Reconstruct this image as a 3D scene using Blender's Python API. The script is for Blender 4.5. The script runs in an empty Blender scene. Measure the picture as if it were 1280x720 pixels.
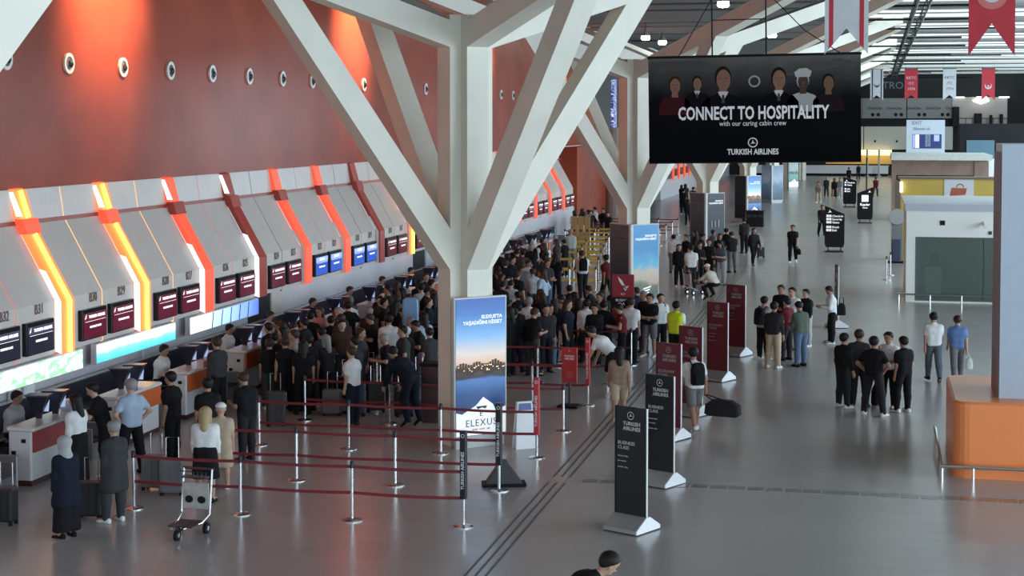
import bpy, math, random
import numpy as np
from mathutils import Vector, Matrix
random.seed(7)
S = bpy.context.scene
COL = S.collection
# ------------------------------------------------------------------ camera
FPX = 2050.0; CAMH = 6.6
PITCH = math.radians(2.5975); YAW = math.radians(12.5016)
cd = bpy.data.cameras.new('camera'); cam = bpy.data.objects.new('camera', cd); COL.objects.link(cam)
cd.sensor_width = 36.0; cd.lens = FPX / 1280 * 36.0; cd.shift_y = -115.0 / 1280
cd.clip_start = 0.1; cd.clip_end = 600
cam.location = (0, 0, CAMH); cam.rotation_euler = (math.pi / 2 - PITCH, 0, YAW)
S.camera = cam
_f = np.array([-math.sin(YAW) * math.cos(PITCH), math.cos(YAW) * math.cos(PITCH), -math.sin(PITCH)])
_r = np.array([math.cos(YAW), math.sin(YAW), 0.0]); _u = np.cross(_r, _f)
def spot(px, py, z=0.0):
    """floor plan position (X, Y) of what the photograph shows at px,py if it is z metres above the floor"""
    d = _f + _r * (px - 640) / FPX - _u * (py - 245) / FPX
    t = (z - CAMH) / d[2]
    return float(t * d[0]), float(t * d[1])
# ------------------------------------------------------------------ world, daylight, exposure
W = bpy.data.worlds.new('sky'); S.world = W; W.use_nodes = True
bg = W.node_tree.nodes['Background']; bg.inputs[0].default_value = (0.72, 0.86, 1.0, 1); bg.inputs[1].default_value = 1.0
def area(name, loc, rot, sx, sy, watts, col):
    l = bpy.data.lights.new(name, 'AREA'); l.shape = 'RECTANGLE'; l.size = sx; l.size_y = sy; l.energy = watts; l.color = col
    o = bpy.data.objects.new(name, l); COL.objects.link(o); o.location = loc; o.rotation_euler = rot
    return o
# daylight entering through the glazed right-hand facade (outside the glass, facing in)
for i, yc in enumerate((5, 55, 105, 155)):
    area('window_right_%d_offscreen' % (i + 1), (24.5, yc, 6.5), (0, math.radians(90), 0), 12.0, 49.0, 9400, (0.68, 0.85, 1.0))
area('window_rear_offscreen', (4, -13.5, 7.5), (math.radians(90), 0, 0), 30, 9.0, 1500, (0.85, 0.92, 1.0))
S.view_settings.view_transform = 'Standard'; S.view_settings.look = 'None'
S.view_settings.exposure = 0.32; S.view_settings.gamma = 1.0
try: S.view_settings.use_curve_mapping = False
except Exception: pass
# ------------------------------------------------------------------ materials
MATS = {}
def mat(name, col, rough=0.6, metal=0.0, emit=None, estr=0.0, spec=0.5, noise=0.0, nscale=6.0, bump=0.0, alpha=1.0, trans=0.0):
    if name in MATS: return MATS[name]
    m = bpy.data.materials.new(name); m.use_nodes = True
    nt = m.node_tree; b = nt.nodes['Principled BSDF']
    c = (col[0], col[1], col[2], 1)
    b.inputs['Base Color'].default_value = c; b.inputs['Roughness'].default_value = rough; b.inputs['Metallic'].default_value = metal
    b.inputs['Specular IOR Level'].default_value = spec
    if emit is not None:
        b.inputs['Emission Color'].default_value = (emit[0], emit[1], emit[2], 1); b.inputs['Emission Strength'].default_value = estr
    if trans: b.inputs['Transmission Weight'].default_value = trans
    if alpha < 1: b.inputs['Alpha'].default_value = alpha
    if noise > 0 or bump > 0:
        tc = nt.nodes.new('ShaderNodeTexCoord'); n = nt.nodes.new('ShaderNodeTexNoise')
        n.inputs['Scale'].default_value = nscale; n.inputs['Detail'].default_value = 4
        nt.links.new(tc.outputs['Object'], n.inputs['Vector'])
        if noise > 0:
            mr = nt.nodes.new('ShaderNodeMapRange'); mr.inputs['To Min'].default_value = 1 - noise; mr.inputs['To Max'].default_value = 1 + noise
            mr.inputs['From Min'].default_value = 0.3; mr.inputs['From Max'].default_value = 0.7
            nt.links.new(n.outputs['Fac'], mr.inputs['Value'])
            mx = nt.nodes.new('ShaderNodeVectorMath'); mx.operation = 'SCALE'; mx.inputs[0].default_value = col[:3]
            nt.links.new(mr.outputs['Result'], mx.inputs['Scale']); nt.links.new(mx.outputs['Vector'], b.inputs['Base Color'])
        if bump > 0:
            bp = nt.nodes.new('ShaderNodeBump'); bp.inputs['Strength'].default_value = bump; bp.inputs['Distance'].default_value = 0.02
            nt.links.new(n.outputs['Fac'], bp.inputs['Height']); nt.links.new(bp.outputs['Normal'], b.inputs['Normal'])
    MATS[name] = m
    return m
def ramp_mat(name, stops, axis='Z', rough=0.4, estr=0.0, noise=0.0, nscale=3.0, lo=0.0, hi=1.0, stretch=(1, 1, 1), interp='LINEAR', spec=.5):
    """flat print: a colour ramp along one object axis, broken up by noise; optionally backlit"""
    if name in MATS: return MATS[name]
    m = bpy.data.materials.new(name); m.use_nodes = True; nt = m.node_tree; b = nt.nodes['Principled BSDF']
    tc = nt.nodes.new('ShaderNodeTexCoord'); sp = nt.nodes.new('ShaderNodeSeparateXYZ'); nt.links.new(tc.outputs['Object'], sp.inputs[0])
    mr = nt.nodes.new('ShaderNodeMapRange'); mr.inputs['From Min'].default_value = lo; mr.inputs['From Max'].default_value = hi
    src = sp.outputs['XYZ'.index(axis)]
    if noise > 0:
        mp = nt.nodes.new('ShaderNodeMapping'); mp.inputs['Scale'].default_value = stretch
        nt.links.new(tc.outputs['Object'], mp.inputs['Vector'])
        n = nt.nodes.new('ShaderNodeTexNoise'); n.inputs['Scale'].default_value = nscale; n.inputs['Detail'].default_value = 5
        nt.links.new(mp.outputs['Vector'], n.inputs['Vector'])
        ma = nt.nodes.new('ShaderNodeMath'); ma.operation = 'MULTIPLY_ADD'; ma.inputs[1].default_value = noise * (hi - lo)
        sb = nt.nodes.new('ShaderNodeMath'); sb.operation = 'SUBTRACT'; sb.inputs[1].default_value = 0.5
        nt.links.new(n.outputs['Fac'], sb.inputs[0]); nt.links.new(sb.outputs[0], ma.inputs[0]); nt.links.new(src, ma.inputs[2]); src = ma.outputs[0]
    nt.links.new(src, mr.inputs['Value'])
    cr = nt.nodes.new('ShaderNodeValToRGB'); cr.color_ramp.interpolation = interp
    e = cr.color_ramp.elements
    while len(e) > 1: e.remove(e[-1])
    e[0].position = stops[0][0]; e[0].color = (*stops[0][1], 1)
    for p, c in stops[1:]:
        k = e.new(p); k.color = (*c, 1)
    nt.links.new(mr.outputs['Result'], cr.inputs['Fac']); nt.links.new(cr.outputs['Color'], b.inputs['Base Color'])
    b.inputs['Roughness'].default_value = rough; b.inputs['Specular IOR Level'].default_value = spec
    if estr > 0:
        nt.links.new(cr.outputs['Color'], b.inputs['Emission Color']); b.inputs['Emission Strength'].default_value = estr
    MATS[name] = m
    return m
# ------------------------------------------------------------------ mesh helpers
class MB:
    def __init__(s): s.v = []; s.f = []; s.m = []; s.cur = 0
    def face(s, pts):
        i = len(s.v); s.v += [tuple(p) for p in pts]; s.f.append(tuple(range(i, i + len(pts)))); s.m.append(s.cur); return s
    def box(s, c, d, rz=0.0):
        x, y, z = d[0] / 2, d[1] / 2, d[2] / 2; i = len(s.v); cs, sn = math.cos(rz), math.sin(rz)
        for a, b, e in ((-x, -y, -z), (x, -y, -z), (x, y, -z), (-x, y, -z), (-x, -y, z), (x, -y, z), (x, y, z), (-x, y, z)):
            s.v.append((c[0] + a * cs - b * sn, c[1] + a * sn + b * cs, c[2] + e))
        for q in ((0, 3, 2, 1), (4, 5, 6, 7), (0, 1, 5, 4), (1, 2, 6, 5), (2, 3, 7, 6), (3, 0, 4, 7)):
            s.f.append(tuple(i + k for k in q)); s.m.append(s.cur)
        return s
    def bbox(s, c, d, b=0.02):
        """box with chamfered vertical edges and top rim"""
        x, y, z = d[0] / 2, d[1] / 2, d[2] / 2
        def ring(o): return [(x - o, y - b - o if o else y - b), (x - b - o if o else x - b, y - o), (-(x - b - o if o else x - b), y - o), (-(x - o), y - b - o if o else y - b),
                             (-(x - o), -(y - b - o if o else y - b)), (-(x - b - o if o else x - b), -(y - o)), (x - b - o if o else x - b, -(y - o)), (x - o, -(y - b - o if o else y - b))]
        R = [[(c[0] + p[0], c[1] + p[1], c[2] + zz) for p in ring(o)] for o, zz in ((b * .6, -z), (0, -z + b * .6), (0, z - b * .6), (b * .6, z))]
        return s.loft(R)
    def loft(s, rings, cap=True, close=True):
        i = len(s.v); n = len(rings[0])
        for r in rings: s.v += [tuple(p) for p in r]
        for k in range(len(rings) - 1):
            for j in range(n if close else n - 1):
                a = i + k * n + j; b = i + k * n + (j + 1) % n
                s.f.append((a, b, b + n, a + n)); s.m.append(s.cur)
        if cap and close:
            s.f.append(tuple(i + j for j in reversed(range(n)))); s.m.append(s.cur)
            s.f.append(tuple(i + (len(rings) - 1) * n + j for j in range(n))); s.m.append(s.cur)
        return s
    def tube(s, p0, p1, r0, r1=None, n=8, cap=True):
        r1 = r0 if r1 is None else r1
        return s.path([p0, p1], [r0, r1], n, cap)
    def path(s, pts, rad, n=8, cap=True):
        P = [Vector(p) for p in pts]
        if not hasattr(rad, '__len__'): rad = [rad] * len(P)
        rings = []; up = None
        for k, p in enumerate(P):
            t = (P[min(k + 1, len(P) - 1)] - P[max(k - 1, 0)]).normalized()
            if up is None or abs(t.dot(up)) > 0.95: up = Vector((0, 0, 1)) if abs(t.z) < 0.9 else Vector((1, 0, 0))
            a = t.cross(up).normalized(); b = t.cross(a).normalized()
            rings.append([p + (a * math.cos(2 * math.pi * j / n) + b * math.sin(2 * math.pi * j / n)) * rad[k] for j in range(n)])
        return s.loft([[tuple(q) for q in r] for r in rings], cap)
    def lathe(s, prof, n=16, c=(0, 0, 0), cap=True):
        return s.loft([[(c[0] + r * math.cos(2 * math.pi * j / n), c[1] + r * math.sin(2 * math.pi * j / n), c[2] + z) for j in range(n)] for r, z in prof], cap)
    def prism(s, poly, off, axis_u, axis_v, axis_n, origin, thick):
        """extrude polygon (u,v) by thick along axis_n (centred at off)"""
        O = Vector(origin); U = Vector(axis_u); V = Vector(axis_v); N = Vector(axis_n)
        a = [tuple(O + U * p[0] + V * p[1] + N * (off - thick / 2)) for p in poly]
        b = [tuple(O + U * p[0] + V * p[1] + N * (off + thick / 2)) for p in poly]
        return s.loft([a, b])
    def mesh(s, name, smooth=False):
        me = bpy.data.meshes.new(name); me.from_pydata(s.v, [], s.f); me.polygons.foreach_set('material_index', s.m)
        if smooth: me.polygons.foreach_set('use_smooth', [True] * len(s.f))
        me.update(); fix_normals(me)
        return me
    def build(s, name, mats, parent=None, loc=(0, 0, 0), rz=0.0, smooth=False):
        me = s.mesh(name, smooth)
        for m in (mats if isinstance(mats, (list, tuple)) else [mats]): me.materials.append(m)
        return put(name, me, parent, loc, rz)
import bmesh
def fix_normals(me):
    bm = bmesh.new(); bm.from_mesh(me); bmesh.ops.recalc_face_normals(bm, faces=bm.faces); bm.to_mesh(me); bm.free()
def put(name, me, parent=None, loc=(0, 0, 0), rz=0.0, rot=None):
    o = bpy.data.objects.new(name, me); COL.objects.link(o); o.location = loc; o.rotation_euler = rot if rot is not None else (0, 0, rz)
    if parent is not None: o.parent = parent
    return o
def tag(o, label=None, cat=None, group=None, kind=None):
    if label: o['label'] = label
    if cat: o['category'] = cat
    if group: o['group'] = group
    if kind: o['kind'] = kind
    return o
def thing(name, label, cat, loc=(0, 0, 0), rz=0.0, group=None):
    o = bpy.data.objects.new(name, None); COL.objects.link(o); o.location = loc; o.rotation_euler = (0, 0, rz); o.empty_display_size = 0.2
    return tag(o, label, cat, group)
def dup(root, loc, rz=0.0, label=None, group=None):
    r = root.copy(); COL.objects.link(r); r.location = loc; r.rotation_euler = (0, 0, rz)
    if label: r['label'] = label
    if group: r['group'] = group
    for ch in CH(root):
        c = ch.copy(); COL.objects.link(c); c.parent = r
        for g in CH(ch):
            d = g.copy(); COL.objects.link(d); d.parent = c
    return r
def CH(o): return list(o.children)
def struct(o): o['kind'] = 'structure'; return o
TXT = {}
def text_mesh(txt, size, depth=0.004, align='CENTER', bold=False, spacing=1.0, line=1.0):
    key = (txt, size, depth, align, bold, spacing, line)
    if key in TXT: return TXT[key]
    cu = bpy.data.curves.new('lettering', 'FONT'); cu.body = txt; cu.size = size; cu.extrude = depth; cu.align_x = align; cu.resolution_u = 2
    cu.space_character = spacing; cu.space_line = line
    if bold: cu.offset = size * (0.028 if size > .15 else 0.018)
    o = bpy.data.objects.new('lettering', cu); COL.objects.link(o)
    dg = bpy.context.evaluated_depsgraph_get(); me = bpy.data.meshes.new_from_object(o.evaluated_get(dg))
    bpy.data.objects.remove(o); bpy.data.curves.remove(cu)
    TXT[key] = me
    return me
def lettering(txt, size, m, parent, loc, facing=0.0, align='CENTER', bold=False, sx=1.0, spacing=1.0, line=1.0, name='lettering', depth=0.004):
    """upright lettering read from direction -Y of the parent when facing = 0"""
    me = text_mesh(txt, size, depth, align, bold, spacing, line).copy(); me.materials.clear(); me.materials.append(m)
    o = put(name, me, parent, loc, rot=(math.pi / 2, 0, facing)); o.scale = (sx, 1, 1)
    return o
# ------------------------------------------------------------------ shared materials
M = {}
M['concrete'] = mat('white_concrete', (0.77, 0.745, 0.63), 0.65, noise=0.05, nscale=1.2, bump=0.05)
M['red'] = mat('red_lacquer_wall', (0.30, 0.056, 0.029), 0.25, spec=.06, noise=0.16, nscale=0.5)
M['redgroove'] = mat('red_groove', (0.32, 0.06, 0.04), 0.4)
M['panel'] = mat('white_panel', (0.60, 0.54, 0.485), 0.35, noise=0.03, nscale=2)
M['greywall'] = mat('grey_back_wall', (0.56, 0.55, 0.57), 0.5, noise=0.04, nscale=1)
M['black'] = mat('black_matte', (0.010, 0.010, 0.011), 0.6, spec=.2)
M['blackgloss'] = mat('black_gloss', (0.008, 0.009, 0.011), 0.22, spec=.25)
M['darkmetal'] = mat('dark_metal', (0.05, 0.05, 0.055), 0.4, 0.6)
M['steel'] = mat('brushed_steel', (0.72, 0.72, 0.72), 0.22, 1.0)
M['white'] = mat('white_gloss', (0.80, 0.80, 0.80), 0.3)
M['orange'] = mat('orange_laminate', (0.62, 0.13, 0.035), 0.35)
M['whitelight'] = mat('white_lettering', (0.85, 0.85, 0.85), 0.5)
# ------------------------------------------------------------------ floor
def floor_mat():
    m = bpy.data.materials.new('grey_terrazzo'); m.use_nodes = True; nt = m.node_tree; b = nt.nodes['Principled BSDF']
    g = nt.nodes.new('ShaderNodeNewGeometry')
    n = nt.nodes.new('ShaderNodeTexNoise'); n.inputs['Scale'].default_value = 0.35; n.inputs['Detail'].default_value = 6
    n2 = nt.nodes.new('ShaderNodeTexNoise'); n2.inputs['Scale'].default_value = 1.5; n2.inputs['Detail'].default_value = 4
    nt.links.new(g.outputs['Position'], n.inputs['Vector']); nt.links.new(g.outputs['Position'], n2.inputs['Vector'])
    br = nt.nodes.new('ShaderNodeTexBrick'); br.offset = 0.5
    br.inputs['Color1'].default_value = (0.425, 0.400, 0.375, 1); br.inputs['Color2'].default_value = (0.415, 0.391, 0.367, 1); br.inputs['Mortar'].default_value = (0.418, 0.394, 0.370, 1)
    br.inputs['Scale'].default_value = 1.0; br.inputs['Mortar Size'].default_value = 0.009; br.inputs['Brick Width'].default_value = 1.2; br.inputs['Row Height'].default_value = 0.6
    nt.links.new(g.outputs['Position'], br.inputs['Vector'])
    mr = nt.nodes.new('ShaderNodeMapRange'); mr.inputs['From Min'].default_value = .3; mr.inputs['From Max'].default_value = .7; mr.inputs['To Min'].default_value = .96; mr.inputs['To Max'].default_value = 1.04
    nt.links.new(n.outputs['Fac'], mr.inputs['Value'])
    vs = nt.nodes.new('ShaderNodeVectorMath'); vs.operation = 'SCALE'
    nt.links.new(br.outputs['Color'], vs.inputs[0]); nt.links.new(mr.outputs['Result'], vs.inputs['Scale']); nt.links.new(vs.outputs['Vector'], b.inputs['Base Color'])
    r2 = nt.nodes.new('ShaderNodeMapRange'); r2.inputs['From Min'].default_value = .3; r2.inputs['From Max'].default_value = .7; r2.inputs['To Min'].default_value = .21; r2.inputs['To Max'].default_value = .25
    nt.links.new(n2.outputs['Fac'], r2.inputs['Value']); nt.links.new(r2.outputs['Result'], b.inputs['Roughness'])
    b.inputs['Specular IOR Level'].default_value = 0.5
    return m
M['floor'] = floor_mat(); M['tile'] = floor_mat(); M['tile'].name = 'grey_terrazzo_tile'
fl = MB().box((0, 97, -0.1015), (60, 226, 0.2)).build('floor', M['floor']); struct(fl)
# the 1.2 x 0.6 m tiles that can be told apart nearest the viewer
tm = MB().box((0, 0, 0), (1.195, 0.595, 0.004)).mesh('tile'); tm.materials.append(M['tile'])
cnt = 0
for j in range(24):
    y = 21.9 + 0.6 * j
    x0 = -0.60 * y - 0.6; x1 = 0.095 * y + 0.8
    x = math.floor(x0 / 1.2) * 1.2 + (0.6 if j % 2 else 0)
    while x < x1 and cnt < 300:
        put('tile', tm, fl, (x, y, -0.0018)); cnt += 1; x += 1.2
# ------------------------------------------------------------------ room shell
CEIL = 12.5
wl = MB().box((-18.30, 60.5, 8.9), (0.5, 93, 7.55)).build('wall_left', M['red']); struct(wl)
M['deck'] = mat('dark_roof_deck', (0.045, 0.047, 0.045), 0.8, noise=0.2, nscale=0.4)
M['deckgrey'] = mat('grey_roof_deck', (0.30, 0.32, 0.32), 0.6, noise=0.15, nscale=0.4)
M['rib'] = mat('grey_ceiling_rib', (0.22, 0.225, 0.215), 0.6)
M['skylight'] = mat('skylight_pane', (0.8, 0.9, 0.9), 0.3, emit=(0.84, 1.0, 0.99), estr=.95)
ce = MB().box((0, 97, CEIL + 0.3), (60, 226, 0.2)).build('ceiling', M['deck']); struct(ce)
# daylight strips in the right half of the roof, each pane a piece of the ceiling
pane = MB().box((0, 0, 0), (3.96, 5.6, 0.05)).mesh('skylight_pane'); pane.materials.append(M['skylight'])
deckp = MB().box((0, 0, 0), (24.0, 6.6, 0.06)).mesh('deck_panel'); deckp.materials.append(M['deckgrey'])
for k in range(12):
    y = 68 + 12.3 * k
    for i in range(6): put('skylight_pane', pane, ce, (-1.0 + 2.0 + 4.0 * i, y, CEIL - 0.02))
    put('deck_panel', deckp, ce, (10.9, y + 6.1, CEIL + 0.02))
rib = MB().box((0, 0, 0), (18.5, 0.14, 0.20)).mesh('ceiling_rib'); rib.materials.append(M['rib'])
for k in range(62): put('ceiling_rib', rib, ce, (-9.9, 60 + 2.4 * k + random.uniform(-.5, .5), CEIL + random.uniform(-.35, .0)))
purl = MB().box((0, 0, 0), (25, 0.10, 0.09)).mesh('roof_purlin'); purl.materials.append(M['rib'])
blackpipe = MB().tube((-4, 0, 0), (4, 0, 0), 0.06, n=6).mesh('ceiling_pipe'); blackpipe.materials.append(M['black'])
for k in range(36):
    put('roof_purlin', purl, ce, (11.2, 62 + 4.1 * k, CEIL - 0.10))
for k in range(14): put('ceiling_pipe', blackpipe, ce, (random.uniform(1, 8), 75 + 9.3 * k, CEIL - 0.75 - random.uniform(0, .4)))
tr = MB()
for sx in (-.25, .25):
    for sz in (0, -.5): tr.tube((sx, 60, sz), (sx, 205, sz), 0.05, n=4)
for k in range(60):
    y = 60 + 2.4 * k; tr.tube((-.25, y, 0), (-.25, y + 1.2, -.5), .03, n=4); tr.tube((.25, y + 1.2, -.5), (.25, y + 2.4, 0), .03, n=4); tr.tube((-.25, y, -.5), (.25, y, -.5), .03, n=4)
tag(tr.build('roof_truss', M['darkmetal'], None, (1.9, 0, CEIL - .5)), 'dark lattice roof truss running along the skylit side of the ceiling', 'truss')
# right facade: glazing mullions (daylight comes in here)
wr = MB()
for k in range(38): wr.box((22.0, -12 + 6 * k, 6.3), (0.25, 0.2, 12.6))
for z in (0.15, 3.2, 6.4, 9.6, 12.4): wr.box((22.0, 97, z), (0.22, 226, 0.2))
struct(wr.build('window_1', M['darkmetal']))
wb = MB()
for k in range(9): wb.box((-16 + 5 * k, -13, 6.3), (0.2, 0.25, 12.6))
for z in (0.15, 3.2, 6.4, 9.6, 12.4): wb.box((2, -13, z), (40, 0.22, 0.2))
struct(wb.build('window_2', M['darkmetal']))
# ------------------------------------------------------------------ far end wall
M['farwall'] = mat('dark_far_wall', (0.020, 0.021, 0.023), 0.8, spec=.2, noise=0.15, nscale=.3)
M['fargrey'] = mat('grey_far_panel', (0.22, 0.225, 0.22), 0.6)
M['farbeige'] = mat('pale_far_panel', (0.52, 0.52, 0.47), 0.6)
M['roomwhite'] = mat('lit_upper_room', (0.42, 0.39, 0.36), 0.7)
M['warmglow'] = mat('warm_lit_counter', (0.8, 0.5, 0.15), 0.5)
M['warmglow2'] = mat('warm_lit_band', (0.9, 0.7, 0.3), 0.5, emit=(1, .82, .42), estr=1.3)
wf = struct(MB().box((0, 206.4, 6.3), (60, 0.8, 12.8)).build('wall_far', M['farwall']))
def farbox(name, x0, x1, z0, z1, m, dep=.3, y=206): return MB().box(((x0 + x1) / 2, y - dep / 2, (z0 + z1) / 2), (x1 - x0, dep, z1 - z0)).build(name, m, wf)
for i in range(4): farbox('grey_panel', -12 + 6.7 * i if i < 2 else (-1.65 + 5.35 * (i - 2)), (-5.4 + 3.7 * i if i < 2 else 3.6 + 5.35 * (i - 2)), 7.0, 9.45, M['fargrey'])
for i in range(4): farbox('pale_panel', -12 + 5.3 * i, -6.8 + 5.3 * i, 3.2, 6.0, M['farbeige'])
farbox('warm_band', -6, 1.9, 2.5, 3.15, M['warmglow2'], 1.2); farbox('warm_counter_back', -6, 1.9, 1.4, 2.5, M['warmglow'], .2)
for i in range(5): lettering('DinoClan', .44, M['farwall'], wf, (-.1 + 2.3 * i, 205.65, 8.1), name='lettering')
for i in range(4):
    for q in (0, .65): MB().lathe([(0.22, 0), (0.22, .06)], 10).build('speaker_disc', M['black'], wf, (-.4 + 2.75 * i + q, 205.72, 7.45)).rotation_euler = (math.pi / 2, 0, 0)
for i in range(2): MB().lathe([(0.14, 0), (0.14, .06)], 8).build('socket', M['black'], wf, (-.1 + 2.6 * i, 205.72, 4.2)).rotation_euler = (math.pi / 2, 0, 0)
lettering('BISTRO', 1.25, mat('dim_lettering', (.13, .14, .17), .6), wf, (1.2, 205.95, 10.6), name='lettering')
# lit upper room seen through an opening
ro = MB(); ro.box((12.2, 206.0, 7.85), (6.4, .5, 3.4)); ro.build('upper_room', M['roomwhite'], wf)
for i in range(3): farbox('upper_room_lamp', 9.2 + 2.6 * i, 10.4 + 2.6 * i, 9.45, 9.6, mat('room_lamp', (1, 1, 1), .5, emit=(1, 1, .97), estr=1.6), .4, 205.7)
rl = MB(); rl.tube((9, 205.5, 7.0), (15.4, 205.5, 7.0), .05, n=5)
for i in range(9): rl.tube((9 + .8 * i, 205.5, 6.0), (9 + .8 * i, 205.5, 7.0), .03, n=4)
rl.build('balustrade', M['darkmetal'], wf)
for i, (x, w, h) in enumerate(((9.4, .8, 2.4), (12.0, .9, 1.6), (13.5, .35, 1.4), (14.7, .4, 1.5))): MB().bbox((x, 205.4, 6.0 + h / 2), (w, .5, h), .1).build('upper_room_furniture', M['black'], wf)
MB().lathe([(.1, 0), (.9, .3), (1.0, .5), (.7, .62)], 12).build('upper_room_chandelier', mat('chandelier', (1, 1, 1), .5, emit=(1, 1, 1), estr=1.6), wf, (12.3, 205.2, 8.7))
# white service counter along the far wall
fc = thing('service_counter', 'long low white service counter along the far end wall', 'counter', (-7, 203.5, 0))
MB().box((0, 0, .75), (17, .8, .9)).build('counter_front', M['white'], fc); MB().box((0, 0, .15), (16.8, .7, .3)).build('plinth', M['black'], fc)
MB().box((0, 0, 1.24), (17.2, 1.0, .08)).build('counter_top', M['white'], fc)
for x in (-9.5, 0.5, 1.9):
    p = thing('far_post', 'slim pale post standing before the far service counter', 'post', (x - 1.5, 202.4, 0), group='slim posts at the far counter')
    MB().lathe([(.3, 0), (.3, .08), (.12, .1), (.12, 3.2)], 10).build('shaft', M['farbeige'], p)
# ------------------------------------------------------------------ tree columns
def tree_column(x, y, label):
    t = thing('tree_column', label, 'column', (x, y, 0), math.radians(45), 'white tree columns down the hall')
    w = 0.25; e = 0.5
    cross = [(e, -w), (e, w), (w, w), (w, e), (-w, e), (-w, w), (-e, w), (-e, -w), (-w, -w), (-w, -e), (w, -e), (w, -w)]
    def tr_(z0, z1): return [[(p[0], p[1], z) for p in cross] for z in (z0, z1)]
    m = MB(); m.loft(tr_(0, 8.75)); m.build('trunk', M['concrete'], t)
    slope = 1.376; bs = 0.30
    for i in range(4):
        a = i * math.pi / 2; U = (math.cos(a), math.sin(a), 0); N = (-math.sin(a), math.cos(a), 0)
        lb = [(.3, 3.32), (.5, 3.6), (.5 + 4.28, 3.6 + slope * 4.28), (.5 + 4.28, 9.62), (.5 + 3.5, 4.44 + slope * 3.5), (.5, 4.44), (.3, 4.2)]
        MB().prism(lb, 0, U, (0, 0, 1), N, (0, 0, 0), .499).build('branch', M['concrete'], t)
        ub = [(.2, 8.0), (.5, 8.1), (13.3, 8.1 + bs * 12.8), (13.3, 8.64 + bs * 12.8), (.5, 8.64), (.2, 8.55)]
        MB().prism(ub, 0, U, (0, 0, 1), N, (0, 0, 0), .503).build('roof_beam', M['concrete'], t)
    return t
COLY = [8.5, 32.55, 56.7, 82.2, 108.8, 135.0, 162.0, 188.0]
CLAB = ['white tree-shaped concrete column whose branches fill the upper left corner beside the red wall',
        'white tree-shaped concrete column with a bright sunset advertising panel on its trunk',
        'white tree-shaped concrete column wrapped by a dark and a turquoise beach panel',
        'white tree-shaped concrete column between two charcoal advertising panels',
        'white tree-shaped concrete column behind the blue sunset panel with black bin',
        'white tree-shaped concrete column behind the grey-blue skyline panel',
        'white tree-shaped concrete column behind the green garden panel',
        'white tree-shaped concrete column farthest down the hall by the end wall']
COLX = -8.2
for y, l in zip(COLY, CLAB): tree_column(COLX, y, l)
# ------------------------------------------------------------------ wall behind the check-in desks: back wall, folded white panels, red light fins
PITCHY = 3.82; FIN0 = 32.07
wb2 = struct(MB().box((-17.42, 60.5, .83), (0.5, 93, 1.66)).build('wall_checkin', M['greywall']))
tp = struct(MB().box((-17.93, 60.5, 4.425), (.08, 93, .09)).build('trim_1', M['redgroove']))
PROF = [(-17.0, 1.67), (-17.0, 2.8), (-17.88, 4.38)]
def folded(y0, y1, prof, th, m, name, parent):
    mb = MB(); n = len(prof); rings = []
    for p in prof: rings.append([(p[0], y0, p[1]), (p[0], y1, p[1]), (p[0] - th, y1, p[1] + th * .3), (p[0] - th, y0, p[1] + th * .3)])
    return mb.loft(rings).build(name, m, parent)
M['fin'] = mat('red_light_fin', (0.75, 0.10, 0.05), 0.3, emit=(1.0, 0.10, 0.045), estr=.62)
M['fin_dim'] = mat('red_fin_unlit', (0.45, 0.06, 0.04), 0.3)
M['fin_lit'] = mat('orange_light_fin', (0.9, 0.2, 0.05), 0.3, emit=(1.0, 0.20, 0.05), estr=1.1)
M['fintube'] = mat('yellow_light_tube', (1, .6, .1), 0.3, emit=(1.0, 0.62, 0.06), estr=3.2)
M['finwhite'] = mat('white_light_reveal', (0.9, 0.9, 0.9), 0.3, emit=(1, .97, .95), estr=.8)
M['finpale'] = mat('pale_reveal', (0.8, 0.75, 0.7), 0.3)
M['jointglint'] = mat('orange_joint_reflection', (1, .4, .1), 0.3, emit=(1, .45, .12), estr=1.6)  # reflection of the lit fins in the metal joint, painted as emission
M['jointglint_red'] = mat('red_joint_reflection', (.8, .2, .15), 0.3, emit=(1, .16, .08), estr=.5)  # weaker red fin reflection, likewise painted into the joint as glow
M['joint'] = mat('dark_panel_joint', (.12, .09, .08), 0.5)
M['number'] = mat('brown_number', (.16, .07, .05), 0.5)
def screen_mats(k):
    if k < 0: return mat('screen_black', (.012, .012, .02), .2, emit=(.02, .022, .04), estr=.5), mat('screen_head_black', (.03, .03, .06), .2, emit=(.08, .08, .14), estr=.5)
    if k in (4, 5): return mat('screen_blue', (.03, .07, .35), .2, emit=(.03, .10, .55), estr=.6), mat('screen_head_blue', (.3, .4, .7), .2, emit=(.35, .5, .9), estr=.6)
    return mat('screen_maroon', (.07, .008, .018), .2, emit=(.13, .012, .03), estr=.5), mat('screen_head_maroon', (.10, .012, .025), .2, emit=(.18, .03, .05), estr=.5)
ORDB = ['first', 'second', 'third', 'fourth', 'fifth', 'sixth', 'seventh', 'eighth', 'ninth']
QQ = 0
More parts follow.
